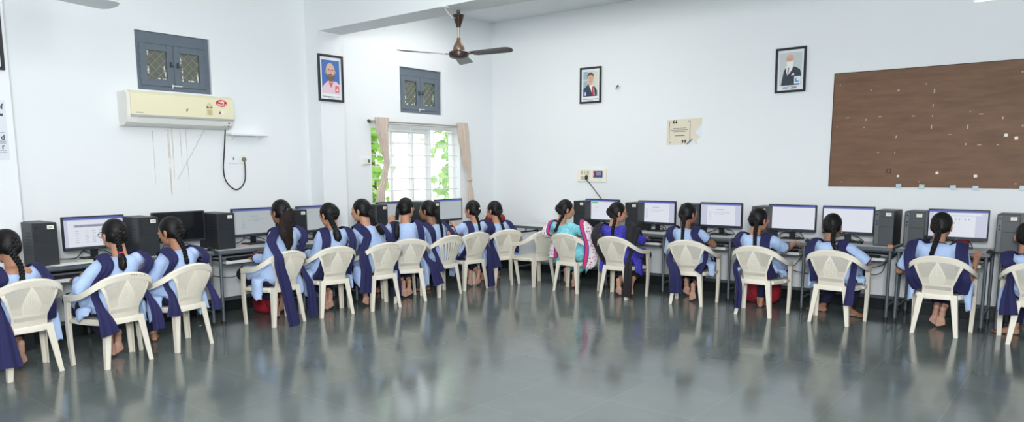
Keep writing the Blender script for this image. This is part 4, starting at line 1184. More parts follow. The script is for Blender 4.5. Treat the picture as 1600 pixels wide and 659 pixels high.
def chair_back(mb, slats=False):
    NU, NV = 72, 66
    pts = [[back_pt(-1+2*i/NU, j/NV) for i in range(NU+1)] for j in range(NV+1)]
    def hole(i, j):
        u = -1+2*(i+.5)/NU; v = (j+.5)/NV
        if abs(u) > .88 or v < .13 or v > .91: return False
        if slats:
            if v < .2 or v > .84: return False
            k = ((u+.86)/1.72*7.0) % 1.0
            return .60 < k
        # pointed shield in the middle with sparse pin holes, dense lattice around it
        if v < .26: return (i+j) % 2 == 0 and v > .17
        if abs(v-.29) < .025: return False
        half = .40*(1-max(0, v-.52)/.36) if v > .52 else .40
        if abs(abs(u)-half) < .05: return False
        if abs(u) < half: return (i % 3 == 0 and j % 3 == 0)
        if v < .5: return (i % 2 == 0 and j % 2 == 0)
        return (i+j) % 2 == 0
    vs = [p for row in pts for p in row]; n = NU+1; fs = []
    for j in range(NV):
        for i in range(NU):
            if not hole(i, j): fs.append((j*n+i, j*n+i+1, (j+1)*n+i+1, (j+1)*n+i))
    # give it thickness by hand
    top = len(vs)
    edge = {}
    for f in fs:
        for a, b_ in zip(f, f[1:]+f[:1]):
            edge[(a, b_)] = 1
    nv = []
    for j in range(NV+1):
        for i in range(NU+1):
            a = pts[j][min(i+1, NU)]-pts[j][max(i-1, 0)]; b_ = pts[min(j+1, NV)][i]-pts[max(j-1, 0)][i]
            nv.append(pts[j][i] + a.cross(b_).normalized()*-.007)
    F = list(fs) + [tuple(reversed([q+top for q in f])) for f in fs]
    for (a, b_) in edge:
        if (b_, a) not in edge: F.append((b_, a, a+top, b_+top))
    mb.add(vs+nv, F)
def make_chair(slats=False):
    root = empty('plastic_chair')
    mb = MB(); chair_back(mb, slats)
    # curled rim along the top of the back
    i0, i1 = 13, len(RIM)-14
    def rim_sec(p, t, w, th, up):
        side = t.cross(up).normalized(); u2 = side.cross(t).normalized()
        prof = [(-.5, -.55), (-.5, .3), (-.25, .5), (.25, .5), (.5, .3), (.5, -.9), (.3, -.9), (.3, .0), (-.3, .0), (-.3, -.55)]
        return [p + side*(a*w) + u2*(b_*th) for a, b_ in prof]
    def sweep(k0, k1):
        rings = []
        for k in range(k0, k1+1):
            p = RIM[k]; t = (RIM[min(k+1, len(RIM)-1)]-RIM[max(k-1, 0)]).normalized()
            s = abs(k-(len(RIM)-1)/2)/((len(RIM)-1)/2)
            w = .032 + .022*max(0, (s-.35)/.65)
            up = V((0, .0, 1)) if s > .55 else V((0, -.35*(1-s/.55), 1)).normalized()
            rings.append(rim_sec(p, t, w, .034, up))
        return rings
    mb.loft(sweep(i0, i1)); mb.build('backrest', M_chair, root, angle=40)
    for (a, b_) in ((0, i0), (i1, len(RIM)-1)):
        mb = MB(); mb.loft(sweep(a, b_)); mb.build('armrest', M_chair, root, angle=40)
    # seat
    def seat_ring(z, sh, lift=0):
        pts = []
        for k in range(48):
            a = 2*PI*k/48; c, s = math.cos(a), math.sin(a)
            x = math.copysign(abs(c)**.45, c); y = math.copysign(abs(s)**.45, s)
            wd = (.160 + .066*min(1, (y+1)/1.2))*sh
            pts.append(V((x*wd, .018+y*.198*sh, z + (-.008*(1-x*x)*(1-y*y) if lift else 0))))
        return pts
    mb = MB(); mb.loft([seat_ring(.336, .99), seat_ring(.374, 1.0), seat_ring(.382, .975), seat_ring(.379, .9, 1), seat_ring(.376, .5, 1), seat_ring(.374, .05, 1)], False)
    mb.loft([seat_ring(.336, .99), seat_ring(.338, .955), seat_ring(.366, .95), seat_ring(.365, .05)], False)
    mb.build('seat', M_chair, root, angle=50)
    def leg(top, foot, w0, w1, ox, oy, mid=None):
        mb = MB(); rings = []
        n = 7
        for k in range(n+1):
            t = k/n; p = V(top).lerp(V(foot), t)
            if mid: p += V(mid)*math.sin(PI*t)
            w = w0 + (w1-w0)*t; d = w*.9; th = .009
            prof = [(0, 0), (w, 0), (w, th), (th, th), (th, d), (0, d)]
            c = w*.35
            rings.append([p + V(((a-c)*ox, (b_-c)*oy, 0)) for a, b_ in prof])
        mb.loft(rings); return mb.build('leg', M_chair, root, angle=40)
    for s in (-1, 1):
        leg((s*.140, -.150, .385), (s*.185, -.192, 0), .056, .034, -s, 1)
        leg((s*.246, .174, .553), (s*.246, .170, 0), .052, .036, -s, -1, (s*.004, .012, 0))
        # side bar that ties seat and front leg
        mb = MB(); mb.box((s*.222, .12, .358), (.05, .12, .03), bev=.006); mb.box((s*.19, -.03, .358), (.03, .2, .03), Matrix.Rotation(-s*.22, 3, 'Z'), bev=.006); mb.build('side_bar', M_chair, root)
    return root
ch0 = make_chair(); ch1 = make_chair(True)
GC = 'ivory plastic chairs'
CH = dict(  # centre x, y, rotation in degrees
    P0=(-6.33, 1.86, 97), P1=(-6.128, 2.45, 98), P2=(-6.228, 3.026, 104), P3=(-6.423, 4.144, 93), P4=(-6.382, 4.748, 80), P5=(-6.252, 5.302, 83),
    P6=(-6.338, 5.831, 62), P7=(-6.30, 6.349, 88), P8=(-6.338, 6.90, 78.5), P9=(-6.25, 7.476, 66), EM=(-5.825, 7.668, 79.4),
    T1=(-5.124, 7.597, -2.5), T2=(-4.445, 7.605, -1.2), R1=(-3.591, 7.727, 6), R2=(-2.753, 7.601, -.6), R3=(-2.014, 7.678, -2.2), R4=(-1.11, 7.772, -1.4), R5=(-.385, 7.80, 6))
clabel = dict(
    P0='ivory plastic chair cut off by the left edge of the photo', P1='ivory plastic chair with marks on its rim, nearest whole chair in the left row', P2='ivory plastic chair under girl before the switched off monitor',
    P3='ivory plastic chair with green pen marks under girl with loose ponytail', P4='ivory plastic chair right of the loose ponytail girl', P5='ivory plastic chair of girl with orange hair tie',
    P6='ivory plastic chair of girl turning her face to her neighbour', P7='ivory plastic chair with vertical back slats', P8='ivory plastic chair of girl with white hair clip', P9='ivory plastic chair of girl with hand on her mouth',
    EM='empty ivory plastic chair facing left beside the corner desk', T1='ivory plastic chair under woman in turquoise', T2='ivory plastic chair under woman with black shawl', R1='ivory plastic chair left of the one above a red bag',
    R2='ivory plastic chair in front of the red bag on the floor', R3='ivory plastic chair of girl whose braid hangs centred between two shoulder sashes', R4='ivory plastic chair with tucked bare soles below it, second from the right edge', R5='ivory plastic chair cut off by the right edge of the photo')
first = True
for k, (x, y, a) in CH.items():
    if k == 'P7': o = ch1
    elif first: o = ch0; first = False
    else: o = copy_tree(ch0)
    put(o, x, y, R_(a), clabel[k], 'chair', GC)
    if k in ('P1', 'P3', 'P5', 'T1'):
        rnd = random.Random(k); mb = MB(); x0 = .02 if k != 'P3' else -.05
        for q in range(7):
            p = rim_z(x0+.02*q); h_ = .006
            for (dx, dz_) in ((-.004, 0), (.004, .002), (0, .006)):
                if rnd.random() < .75:
                    mb.box((p.x+dx, p.y-.0165, p.z-.004+dz_), (.003 if dx else .009, .0012, .011 if dx else .003), Matrix.Rotation(rnd.uniform(-.4, .4), 3, 'Y'))
        mb.build('pen_mark', mat('pen_green', (70, 110, 96), .6) if k == 'P3' else mat('pen_grey', (90, 90, 86), .6), o, smooth=False)
# ------------------------------------------------------------------ people
M_sole = mat('sole_skin', (206, 160, 140), .6)
M_eye = mat('eye_white', (230, 226, 220), .3); M_iris = mat('dark_iris', (30, 22, 20), .3); M_lip = mat('lip', (150, 82, 78), .5); M_gold = mat('gold_metal', (206, 170, 96), .3, metal=.8)
M_silver = mat('silver_metal', (196, 198, 200), .3, metal=.7); M_specs = mat('spectacle_frame', (40, 36, 36), .4)
def frame3(f, u):
    f = V(f).normalized(); u = V(u); u = (u - f*u.dot(f)).normalized(); r = f.cross(u)
    return Matrix((r, f, u)).transposed()          # columns right, forward, up
def hand_vol(mb, wrist, d, n, side, curl, spread=1.0):
    """wrist point, finger direction d, back-of-hand normal n, side=+1 right hand; all closed volumes"""
    d = V(d).normalized(); n = (V(n) - d*V(n).dot(d)).normalized(); s = d.cross(n)*1.0   # s points to the right when d forward, n up
    inn = -s*side                                                                     # towards the thumb
    R3 = Matrix((s, d, n)).transposed()
    mb.ell(wrist + d*.048, (.036, .052, .015), R3, 14, 10)
    mb.ell(wrist + d*.030 + inn*.018, (.018, .034, .015), R3, 10, 8)
    base = [(.030, .070, .072), (.010, .080, .080), (-.011, .077, .075), (-.029, .066, .060)]
    for i, (o, b, L) in enumerate(base):
        p = wrist + d*b + inn*o*1.0
        dirn = (d + inn*(o*2.2*spread)).normalized(); a = 0
        for k, fr in enumerate((.45, .31, .24)):
            a += R_(curl*(.7, 1.0, .8)[k])
            dd = (dirn*math.cos(a) - n*math.sin(a)).normalized()
            q = p + dd*L*fr
            mb.capsule(p, q, .0088-.0008*k, .0084-.0010*k, 8, 0, 3); p = q
    p = wrist + d*.028 + inn*.026 - n*.004
    dd = (d*.65 + inn*.75 - n*.15).normalized(); q = p + dd*.035; mb.capsule(p, q, .0115, .010, 8, 0, 3)
    dd = (d*.92 + inn*(.25 - curl*.006) - n*(.1 + curl*.008)).normalized(); q2 = q + dd*.034; mb.capsule(q, q2, .0098, .0082, 8, 0, 3)
def foot_vol(mb, heel, toe, up, side):
    """heel and toe-tip points (sole line), up = dorsum direction"""
    f = (V(toe)-V(heel)); L = f.length; f.normalize(); up = (V(up)-f*V(up).dot(f)).normalized(); r = f.cross(up)
    R3 = Matrix((r, f, up)).transposed(); k = L/.225
    mb.ell(heel + f*.030*k + up*.028, (.030*k, .036*k, .031), R3, 14, 10)
    mb.ell(heel + f*.085*k + up*.026, (.030*k, .070*k, .027), R3, 14, 10)
    mb.ell(heel + f*.145*k + up*.018 - r*side*.006, (.043*k, .044*k, .020), R3, 14, 10)
    mb.capsule(heel + f*.05*k + up*.06, heel + f*.14*k + up*.026, .028*k, .020*k, 12)
    for i in range(5):
        o = (-.034 + .0168*i)*k*side*-1
        ln = (.222, .220, .212, .203, .192)[i]*k; rr = (.0125, .0095, .009, .0085, .0085)[i]*k
        o = (-.030 + .0160*i)*k*side
        b = heel + f*.16*k + r*o + up*.012; t = heel + f*(ln-rr) + r*o*1.05 + up*.011
        mb.capsule(b, t, rr*1.05, rr, 8, 0, 3)
    return heel + f*.035*k + up*.062       # ankle joint
def person(key, label, crown, cyl=0.06, yaw=0, pitch=8, tilt=0, tw=0, skin=1, head=1.08, arms={}, feet={}, braid=None, bands={}, kurta=None, pants=None, cloth='school',
           hairm=None, hip=(0, -.015), group=None, tie=None, eyes=True, sh=1.0, extras=(), look=None, flaps=(1, 1), sleeve=.55, neck=0.0, bow=.0, scoop=0):
    x, y, a = CH[key]; a = R_(a)
    Fm = Matrix.Translation((x, y, 0)) @ Matrix.Rotation(a, 4, 'Z'); Fi = Fm.inverted()
    fwd = V((-math.sin(a), math.cos(a), 0))
    def px(u, w, yl):
        r = ray(u, w); o = V((0, 0, CAM_H)); c = V((x, y, 0)) + fwd*yl
        t = (c-o).dot(fwd)/r.dot(fwd); return Fi @ (o + r*t)
    def P(p):
        if p[0] == 'px': return px(*p[1:])
        if p[0] == 'fl': return Fi @ on_z(p[1], p[2], p[3] if len(p) > 3 else 0)
        return V(p)
    skinm = M_skins[skin]; kurta = kurta or M_kurta; pants = pants or M_navyp; hairm = hairm or M_hair
    rnd = random.Random(key)
    cr = px(crown[0], crown[1], cyl)
    # head frame
    Hm = Matrix.Rotation(R_(tw+yaw), 3, 'Z') @ Matrix.Rotation(R_(tilt), 3, 'Y') @ Matrix.Rotation(-R_(pitch), 3, 'X')
    hs = head
    hc = cr - Hm @ V((0, -.012, .108*hs))                # centre of the skull
    def H(p): return hc + Hm @ (V(p)*hs)
    pel = V((hip[0], hip[1], .472))
    nb = hc + Hm @ V((0, -.030, -.075))*hs + V((0, -.030, -.095))*hs   # base of the neck (back)
    nb += V((0, 0, neck))
    spine_pts = [pel, pel.lerp(nb, .35) + V((0, -.03-bow, 0)), pel.lerp(nb, .72) + V((0, -.028-bow, 0)), nb]
    SP = spline(spine_pts, 8)
    def sp(t):
        i = min(int(t*24), 23); return SP[i].lerp(SP[i+1], t*24-i)
    def spt(t): return (sp(min(1, t+.04))-sp(max(0, t-.04))).normalized()
    def rgt(t): return V((math.cos(R_(tw*t)), math.sin(R_(tw*t)), 0))
    def ring(t, w, d, off=0, n=24):
        c = sp(t); r = rgt(t); f = -r.cross(spt(t))*-1.0
        f = spt(t).cross(r); f.normalize()
        return [c + r*(w*math.cos(2*PI*k/n)) + f*(d*math.sin(2*PI*k/n)+off) for k in range(n)]
    shl = sp(.90)
    S = {s: sp(.86) + rgt(1)*(s*.148*sh) + V((0, 0, .012)) for s in (-1, 1)}
    prof = [(0.0, .165, .120, .01), (.12, .160, .115, .01), (.30, .138, .098, .012), (.45, .136, .098, .012), (.62, .150, .104, .014), (.76, .160, .098, .008), (.86, .152, .082, 0), (.93, .115, .062, 0), (.985, .068, .052, 0)]
    # ---- body ----
    bd = MB()
    bd.loft([ring(t, w*.86*sh, d*.82, o) for t, w, d, o in prof])
    bd.ell(pel, (.15, .11, .085), None, 20, 12)
    bd.capsule(nb + V((0, .012, -.03)), H((0, -.022, -.05)), .053*hs, .047*hs, 14)
    # head
    bd.ell(H((0, 0, 0)), (.074*hs, .094*hs, .094*hs), Hm, 24, 18)
    bd.ell(H((0, .038, -.052)), (.056*hs, .055*hs, .066*hs), Hm, 20, 14)
    bd.ell(H((0, .072, -.092)), (.026*hs, .022*hs, .020*hs), Hm, 14, 10)          # chin
    bd.ell(H((0, .062, -.018)), (.060*hs, .034*hs, .045*hs), Hm, 18, 12)         # cheeks and brow
    bd.capsule(H((0, .096, -.004)), H((0, .108, -.038)), .0095*hs, .0125*hs, 10)  # nose
    bd.ell(H((0, .100, -.042)), (.017*hs, .013*hs, .010*hs), Hm, 10, 8)
    bd.ell(H((0, .091, -.066)), (.022*hs, .012*hs, .009*hs), Hm, 12, 8)          # mouth
    for s in (-1, 1):
        er = Hm @ Matrix.Rotation(s*R_(22), 3, 'Z')
        bd.ell(H((s*.082, -.006, -.028)), (.0075*hs, .019*hs, .031*hs), er, 12, 10)
        bd.ell(H((s*.080, .0, -.052)), (.007*hs, .010*hs, .012*hs), er, 10, 8)
    if scoop:
        bd.ell(sp(.93) + V((0, -.022*scoop, -.006)), (.088*scoop, .060, .050*scoop), None, 18, 12)
    # legs
    kn = {}; an = {}; toeinfo = {}
    tr = MB()
    tr.ell(pel + V((0, .02, -.005)), (.158, .125, .075), None, 20, 12)
    for s, nm in ((-1, 'L'), (1, 'R')):
        sp_ = feet.get(nm, {})
        knee = V(sp_.get('knee', (s*.10, .395, .475)))
        if 'tuck' in sp_:       # sole faces back, toes on the floor
            t0 = P(sp_['tuck']); toe = V((t0.x, t0.y, .006)); lean = sp_.get('lean', (0, -.035))
            heel = toe + V((lean[0], lean[1], math.sqrt(max(.01, .215**2 - lean[0]**2 - lean[1]**2)))); up = V((0, 1, .1))
        else:
            t0 = P(sp_.get('flat', (s*.11, .30, 0))); dr = V(sp_.get('dir', (s*.12, 1, 0))).normalized()
            heel = V((t0.x, t0.y, .004)); toe = heel + dr*.22; up = V((0, 0, 1))
        ank = foot_vol(bd, heel, toe, up, s)
        hipj = pel + V((s*.085, .01, -.01))
        bd.capsule(hipj, knee, .068, .046, 12); bd.capsule(knee, ank + (knee-ank)*.02, .046, .031, 12); bd.capsule(knee.lerp(ank, .25), knee.lerp(ank, .5), .047, .042, 12)
        m1 = hipj.lerp(knee, .5)
        tr.capsule(hipj, knee, .088, .070, 16); hem = knee.lerp(ank, sp_.get('hem', .90))
        mid = knee.lerp(hem, .55) + V((0, -.012, 0))
        tr.tube([knee + (knee-hem)*.05, knee.lerp(hem, .3), mid, knee.lerp(hem, .85), hem], [.066, .074, .068, .056, .047], 16)
        kn[s] = knee; an[s] = ank; toeinfo[s] = (heel, toe, up)
    # arms
    kt = MB(); cuffs = []
    wr = {}
    for s, nm in ((-1, 'L'), (1, 'R')):
        sp_ = arms.get(nm, {})
        up_l, fo_l = .265*sh, .225
        e = P(sp_.get('elbow', (s*.190, .15, .665))); e = S[s] + (e-S[s]).normalized()*up_l
        w_ = P(sp_.get('wrist', (s*.10, .345, .690))); w_ = e + (w_-e).normalized()*fo_l
        if e.z < .43: e.z = .43
        wr[s] = w_
        bd.capsule(S[s] + V((-s*.012, 0, -.006)), e, .036, .036, 12); bd.capsule(e, w_, .036, .024, 12); bd.capsule(e.lerp(w_, .15), e.lerp(w_, .4), .037, .034, 12)
        d = V(sp_['hand']) if 'hand' in sp_ else (w_-e).normalized()*.5 + V((-s*.1, .75, -.12))
        n = V(sp_.get('nrm', (0, .15, 1)))
        hand_vol(bd, w_, d, n, s, sp_.get('curl', 24))
        sl = sp_.get('sleeve', sleeve)       # 1 = to the elbow, 2 = to the wrist
        kt.capsule(S[s] + V((-s*.016, 0, -.010)), S[s].lerp(e, .35), .064, .060, 16)
        if sl <= 1:
            q = S[s].lerp(e, sl); kt.tube([S[s].lerp(e, .1), S[s].lerp(e, .35), q], [.060, .060, .057], 16)
            ax = (e-S[s]).normalized(); cq = q
            rr = .058
        else:
            q = e.lerp(w_, sl-1); kt.capsule(S[s].lerp(e, .3), e, .059, .053, 16); kt.tube([e, e.lerp(q, .5), q], [.052, .050, .046], 16)
            ax = (w_-e).normalized(); cq = q; rr = .047
        xx = ax.orthogonal().normalized(); yy = ax.cross(xx)
        cu = MB(); cuffs.append(cu); cu.tube([cq + (xx*math.cos(2*PI*k/20)+yy*math.sin(2*PI*k/20))*(rr+.001) for k in range(20)], .0045, 6, closed=True)
    # ---- kurta ----
    kt.loft([ring(t, w*sh, d, o) for t, w, d, o in prof])
    kt.ell(pel + V((0, .0, .0)), (.178, .130, .085), None, 22, 12)
    for s in (-1, 1):
        kt.capsule(pel + V((s*.085, .01, .004)), pel.lerp(kn[s], .86) + V((0, 0, .004)), .094, .082, 16)
        if flaps[0 if s < 0 else 1]:
            fl = flaps[0 if s < 0 else 1]
            # side panel of the tunic draping over the edge of the seat
            base = pel + V((s*.150, .02, -.005)); rings = []; ph = rnd.uniform(0, 6)
            for q in range(9):
                f = q/8; ring = []
                cz = -.01 - (.17*fl)*max(0, f-.3)/.7; cx = .075*min(1, f/.3)*1.0 + .03*max(0, f-.3)
                for j in range(30):
                    an_ = 2*PI*j/30; c_, s_ = math.cos(an_), math.sin(an_)
                    wv = 1 + .22*f*math.sin(3*an_+ph) + .12*f*math.sin(7*an_+ph*2)
                    ring.append(base + V((s*(cx + (.050-.026*f)*c_*wv), -.01 + (.088-.026*f)*s_*wv - .02*f + .02*f*math.sin(ph), cz + (.035*(1-f))*abs(c_) - .035*f*math.sin(an_+ph) - .02*f*math.sin(3*an_+ph))))
                rings.append(ring)
            kt.loft(rings)
    body_me = remesh(bd, 'person', .0068, 2, [skinm, M_sole])
    for pl_ in body_me.polygons:
        if pl_.center.z > .30: continue
        for s in (-1, 1):
            hl, te, upv = toeinfo[s]
            rel = pl_.center - hl; ff = (te-hl).normalized(); uu = (upv-ff*upv.dot(ff)).normalized()
            if -.05 < rel.dot(ff) < .26 and abs(rel.dot(uu)) < .03 and abs(rel.dot(ff.cross(uu))) < .06 and pl_.normal.dot(uu) < -.15: pl_.material_index = 1
    root = link('person', body_me, None, True, 0)
    root.matrix_world = Fm
    tag(root, label, 'person', group)
    def wob(me, amp, fr):
        n = len(me.vertices); co = np.empty(n*3); me.vertices.foreach_get('co', co); no = np.empty(n*3); me.vertices.foreach_get('normal', no)
        co = co.reshape(-1, 3); no = no.reshape(-1, 3); off = rnd.uniform(0, 50)
        h = np.array([noise.noise(V((p[0]*fr+off, p[1]*fr, p[2]*fr*.45))) + .5*noise.noise(V((p[0]*fr*2.1, p[1]*fr*2.1+off, p[2]*fr*1.1))) for p in co])
        co += no*(h*amp)[:, None]; me.vertices.foreach_set('co', co.ravel()); me.update()
    km = remesh(kt, 'kurta', .012, 3, [kurta]); wob(km, .010, 10); kob = link('kurta', km, root, True, 0)
    if cloth == 'school':
        for cu in cuffs: cu.build('cuff', M_cuff, kob)
    tm = remesh(tr, 'trousers', .013, 3, [pants]); wob(tm, .010, 12); link('trousers', tm, root, True, 0)
    # ---- hair ----
    hr = MB()
    hr.ell(H((0, -.014, .014)), (.0835*hs, .094*hs, .094*hs), Hm, 26, 20)
    hr.ell(H((0, -.046, -.030)), (.070*hs, .058*hs, .066*hs), Hm, 20, 14)
    for s in (-1, 1): hr.ell(H((s*.052, -.018, -.012)), (.030*hs, .062*hs, .056*hs), Hm, 14, 10)
    hm = remesh(hr, 'hair', .007, 2, [hairm])
    hob = link('hair', hm, root, True, 0)
    if braid:
        kind = braid.get('kind', 'plait')
        pts = [H((braid.get('sx', 0), -.092, braid.get('sz', .035))), H((braid.get('sx', 0)*1.2, -.108, -.035))] + [P(p) for p in braid['pts']]
        # keep the braid outside of the clothing
        bvh = BVHTree.FromPolygons([v.co for v in km.vertices], [tuple(p.vertices) for p in km.polygons])
        C = spline(pts, 10)
        def push(p, m):
            loc, nrm, idx, dist = bvh.find_nearest(p)
            if loc is None: return p
            if (p-loc).dot(nrm) < m: return loc + nrm*m
            return p
        C = [C[0]] + [push(p, .020) for p in C[1:]]
        for _ in range(3): C = [C[0]] + [(C[i-1]+C[i]*2+C[i+1])/4 for i in range(1, len(C)-1)] + [C[-1]]
        # resample evenly
        ln = [0]
        for i in range(1, len(C)): ln.append(ln[-1]+(C[i]-C[i-1]).length)
        Lt = ln[-1]; N = max(30, int(Lt/.006))
        D = []
        for k in range(N+1):
            tt = Lt*k/N; i = 0
            while i < len(ln)-2 and ln[i+1] < tt: i += 1
            D.append(C[i].lerp(C[i+1], (tt-ln[i])/max(1e-6, ln[i+1]-ln[i])))
        th = braid.get('r', .0165)
        if kind == 'plait':
            mb = MB(); end = braid.get('tuft', .18)
            Nb = int(N*(1-end))
            for q in range(3):
                pp = []; rr = []
                for k in range(Nb+1):
                    t = (D[min(k+1, N)]-D[max(k-1, 0)]).normalized()
                    out = V((0, -1, 0)); out = Hm @ out if k < 4 else out
                    la = t.cross(out)
                    if la.length < .2: la = V((1, 0, 0))
                    la.normalize(); ou = la.cross(t)
                    ph = 2*PI*(k*Lt/N)/.075 + 2*PI*q/3
                    taper = 1 - .35*(k/Nb); grow = min(1, .5+k/14)
                    pp.append(D[k] + la*(th*1.02*taper*math.sin(ph)) + ou*(th*.55*taper*math.sin(2*ph)))
                    rr.append(th*.86*taper*grow)
                mb.tube(pp, rr, 9)
            bo = mb.build('braid', hairm, hob, angle=80)
            mb = MB(); seg = D[Nb:]; n_ = len(seg)
            rings = []
            for i in range(n_):
                f = i/max(1, n_-1); rr_ = th*(.55 + .72*math.sin(PI*min(1, .10+.80*f))**.8*braid.get('tw', 1.0)) * (1 if f < .8 else max(.06, 1-((f-.8)/.2)**1.6))
                t = (seg[min(i+1, n_-1)]-seg[max(i-1, 0)]).normalized(); la = t.cross(V((0, -1, 0))); la = la.normalized() if la.length > .2 else V((1, 0, 0)); ou = la.cross(t)
                rings.append([seg[i] + (la*math.cos(2*PI*j/30) + ou*math.sin(2*PI*j/30)*.8)*rr_*(1+.13*math.sin(j*2*PI/30*7+f*5)+.06*math.sin(j*2*PI/30*11-f*9)) for j in range(30)])
            mb.loft(rings)
            mb.build('braid_end', hairm, bo, angle=80)
            tcol = braid.get('tie', M_black)
            mb = MB(); i = Nb; t = (D[min(i+1, N)]-D[i-1]).normalized(); xx = t.orthogonal().normalized(); yy = t.cross(xx)
            mb.tube([D[i] + (xx*math.cos(2*PI*k/16)+yy*math.sin(2*PI*k/16))*th*.95 for k in range(16)], .0048, 8, closed=True); mb.build('hair_tie', tcol, bo)
        else:       # loose wavy ponytail
            mb = MB(); rings = []
            for k in range(N+1):
                t = (D[min(k+1, N)]-D[max(k-1, 0)]).normalized(); la = t.cross(V((0, -1, 0)))
                la = la.normalized() if la.length > .2 else V((1, 0, 0)); ou = la.cross(t)
                f = k/N; w0 = th*(.8+2.1*math.sin(PI*min(1, f*1.05+.08))**.6) * (1 if f < .97 else .6); wv = .006*math.sin(f*22)
                rings.append([D[k] + la*(w0*math.cos(2*PI*j/28)*(1+.10*math.sin(j*2.4+k*.30))+wv) + ou*(w0*.55*math.sin(2*PI*j/28)*(1+.16*math.sin(j*3.3+k*.45))) for j in range(28)])
            mb.loft(rings); bo = mb.build('ponytail', M_hairb, hob, angle=80)
            mb = MB(); mb.box(H((0, -.112, .0)), (.05, .02, .03), Hm, bev=.006); mb.build('hair_clip', M_black, hob)
    else:
        bvh = BVHTree.FromPolygons([v.co for v in km.vertices], [tuple(p.vertices) for p in km.polygons])
    if eyes:
        for s in (-1, 1):
            mb = MB(); mb.ell(H((s*.031, .0845, -.006)), (.013*hs, .008*hs, .0075*hs), Hm, 12, 8); eo = mb.build('eye', M_eye, root)
            mb = MB(); mb.ell(H((s*.031, .0905, -.006)), (.0058*hs, .0035*hs, .0058*hs), Hm, 10, 6); mb.build('iris', M_iris, eo)
            mb = MB(); mb.capsule(H((s*.017, .0945, .013)), H((s*.047, .0845, .013)), .0034*hs, .0022*hs, 6); mb.build('eyebrow', M_hair, root)
        mb = MB(); mb.ell(H((0, .100, -.066)), (.018*hs, .0055*hs, .0065*hs), Hm, 12, 8); mb.build('lips', M_lip, root)
    # ---- dupatta bands ----
    if bands:
        mb = MB()
        mats_b = bands.get('mats', [M_navy]); 
        for s, nm in ((-1, 'L'), (1, 'R')):
            sp_ = bands.get(nm)
            if sp_ is None: continue
            w = sp_.get('w', .115); wt = sp_.get('wt', w); w = w*(.76 if cloth == 'school' else 1); bx_ = sp_.get('x', .136)
            top = sp(.93)
            pts = [sp(.55) + rgt(1)*(s*.045) + V((0, .14, 0)), sp(.80) + rgt(1)*(s*.085) + V((0, .125, .01)), top + rgt(1)*(s*bx_) + V((0, .03, .035)), top + rgt(1)*(s*(bx_+.008)) + V((0, -.045, .025)),
                   sp(.78) + rgt(1)*(s*(bx_+.015)) + V((0, -.115, 0)), sp(.58) + rgt(1)*(s*(bx_+.02)) + V((0, -.135, 0))]
            tail = [P(p) for p in sp_.get('tail', [])]
            via = sp_.get('via', 'gap') if tail else None
            npre = len(pts)
            if not tail: tail = [sp(.30) + rgt(1)*(s*(bx_+.01)) + V((0, -.13, 0)), sp(.12) + rgt(1)*(s*(bx_+.01)) + V((0, -.135, 0)), V((s*.165, -.10, .41))]
            wk = [1.0]*len(pts) + [1.0]*len(tail)
            if 'mid' in sp_: pts[4], pts[5] = V(sp_['mid'][0]), V(sp_['mid'][1])
            if via == 'gap':        # out below the rim of the chair back, between panel and arm
                low = [p for p in tail if p.z < .43] or [tail[-1]]
                low = [V((p.x, min(p.y, -.245), p.z)) for p in low]
                if len(low) == 1: low = [V((s*.212*.5+low[0].x*.5, -.235, max(.40, low[0].z+.06)))] + low
                pts[5] = V((s*.180, -.120, .66))
                tail = [V((s*.196, -.125, .585)), V((s*.206, -.195, .50))] + low
                wk = [1, 1, 1, 1, .95, .75, .55, .55] + [.85] + [1.0]*(len(low)-1)
            elif via == 'over':
                pts[4] = V((s*.150, min(-.14, pts[4].y-.01), max(.80, pts[4].z))); ox = sp_.get('ox', .156); pts[4].x = s*(.145*.5+ox*.5); pts[5] = V((s*(ox-.004), -.222, .765 - (ox-.156)*.5))
                tail = [V((s*ox, -.282, .70 - (ox-.156)*.6)), V((s*(ox+.004), -.300, .60))] + [V((p.x, min(p.y, -.30), p.z)) for p in tail if p.z < .5]
                wk = [1.0]*(len(pts)+len(tail))
            Cc = spline(pts+tail, 8); n = len(Cc); nc = 14
            rows = []
            for i, p in enumerate(Cc):
                t = (Cc[min(i+1, n-1)]-Cc[max(i-1, 0)]).normalized()
                la = rgt(1) + V((0, 0, -s*sp_.get('slope', .3)*(1 if i < 32 else max(0, 1-(i-32)/10)))); la.normalize(); la = la - t*la.dot(t); la.normalize(); ou = la.cross(t)
                f = i/(n-1); ww = w*.75 + (w-w*.75)*min(1, i/16) ; k0 = max(0, (i-npre*8+8)/max(1, (n-npre*8+8)))
                ww = ww + (wt-w)*k0
                g_ = min(len(wk)-1.001, i/8); q_ = int(g_); ww *= wk[q_] + (wk[q_+1]-wk[q_])*(g_-q_)
                row = []
                for j in range(nc+1):
                    u = j/nc-.5
                    pl = .0035*math.sin(u*2*PI*2.3 + i*.06+s) + .030*k0*noise.noise(V((u*3.2+s*5+x*3, i*.045, y*2))) + .008*noise.noise(V((u*2, i*.12, x*7)))
                    hemw = .0
                    row.append(p + la*(u*ww) + ou*pl)
                rows.append(row)
            if 'edges' in sp_:
                Ci, Co = spline(sp_['edges'][0], 8), spline(sp_['edges'][1], 8); n = len(Ci); rows = []
                for i in range(n):
                    f = i/(n-1); row = []
                    for j in range(nc+1):
                        u = j/nc; q = Ci[i].lerp(Co[i], u)
                        bl = math.sin(PI*u)*(.035*(1-f*.6)) + f*.030*noise.noise(V((u*4.5, i*.05, x*3))) + .006*math.sin(u*15+i*.05)
                        row.append(q + V((s*.45, -.55, .5*(1-f)))*bl)
                    rows.append(row)
                via = None; npre = 3
            lim = npre*8 - (16 if via == 'over' else 8 if via else 0)
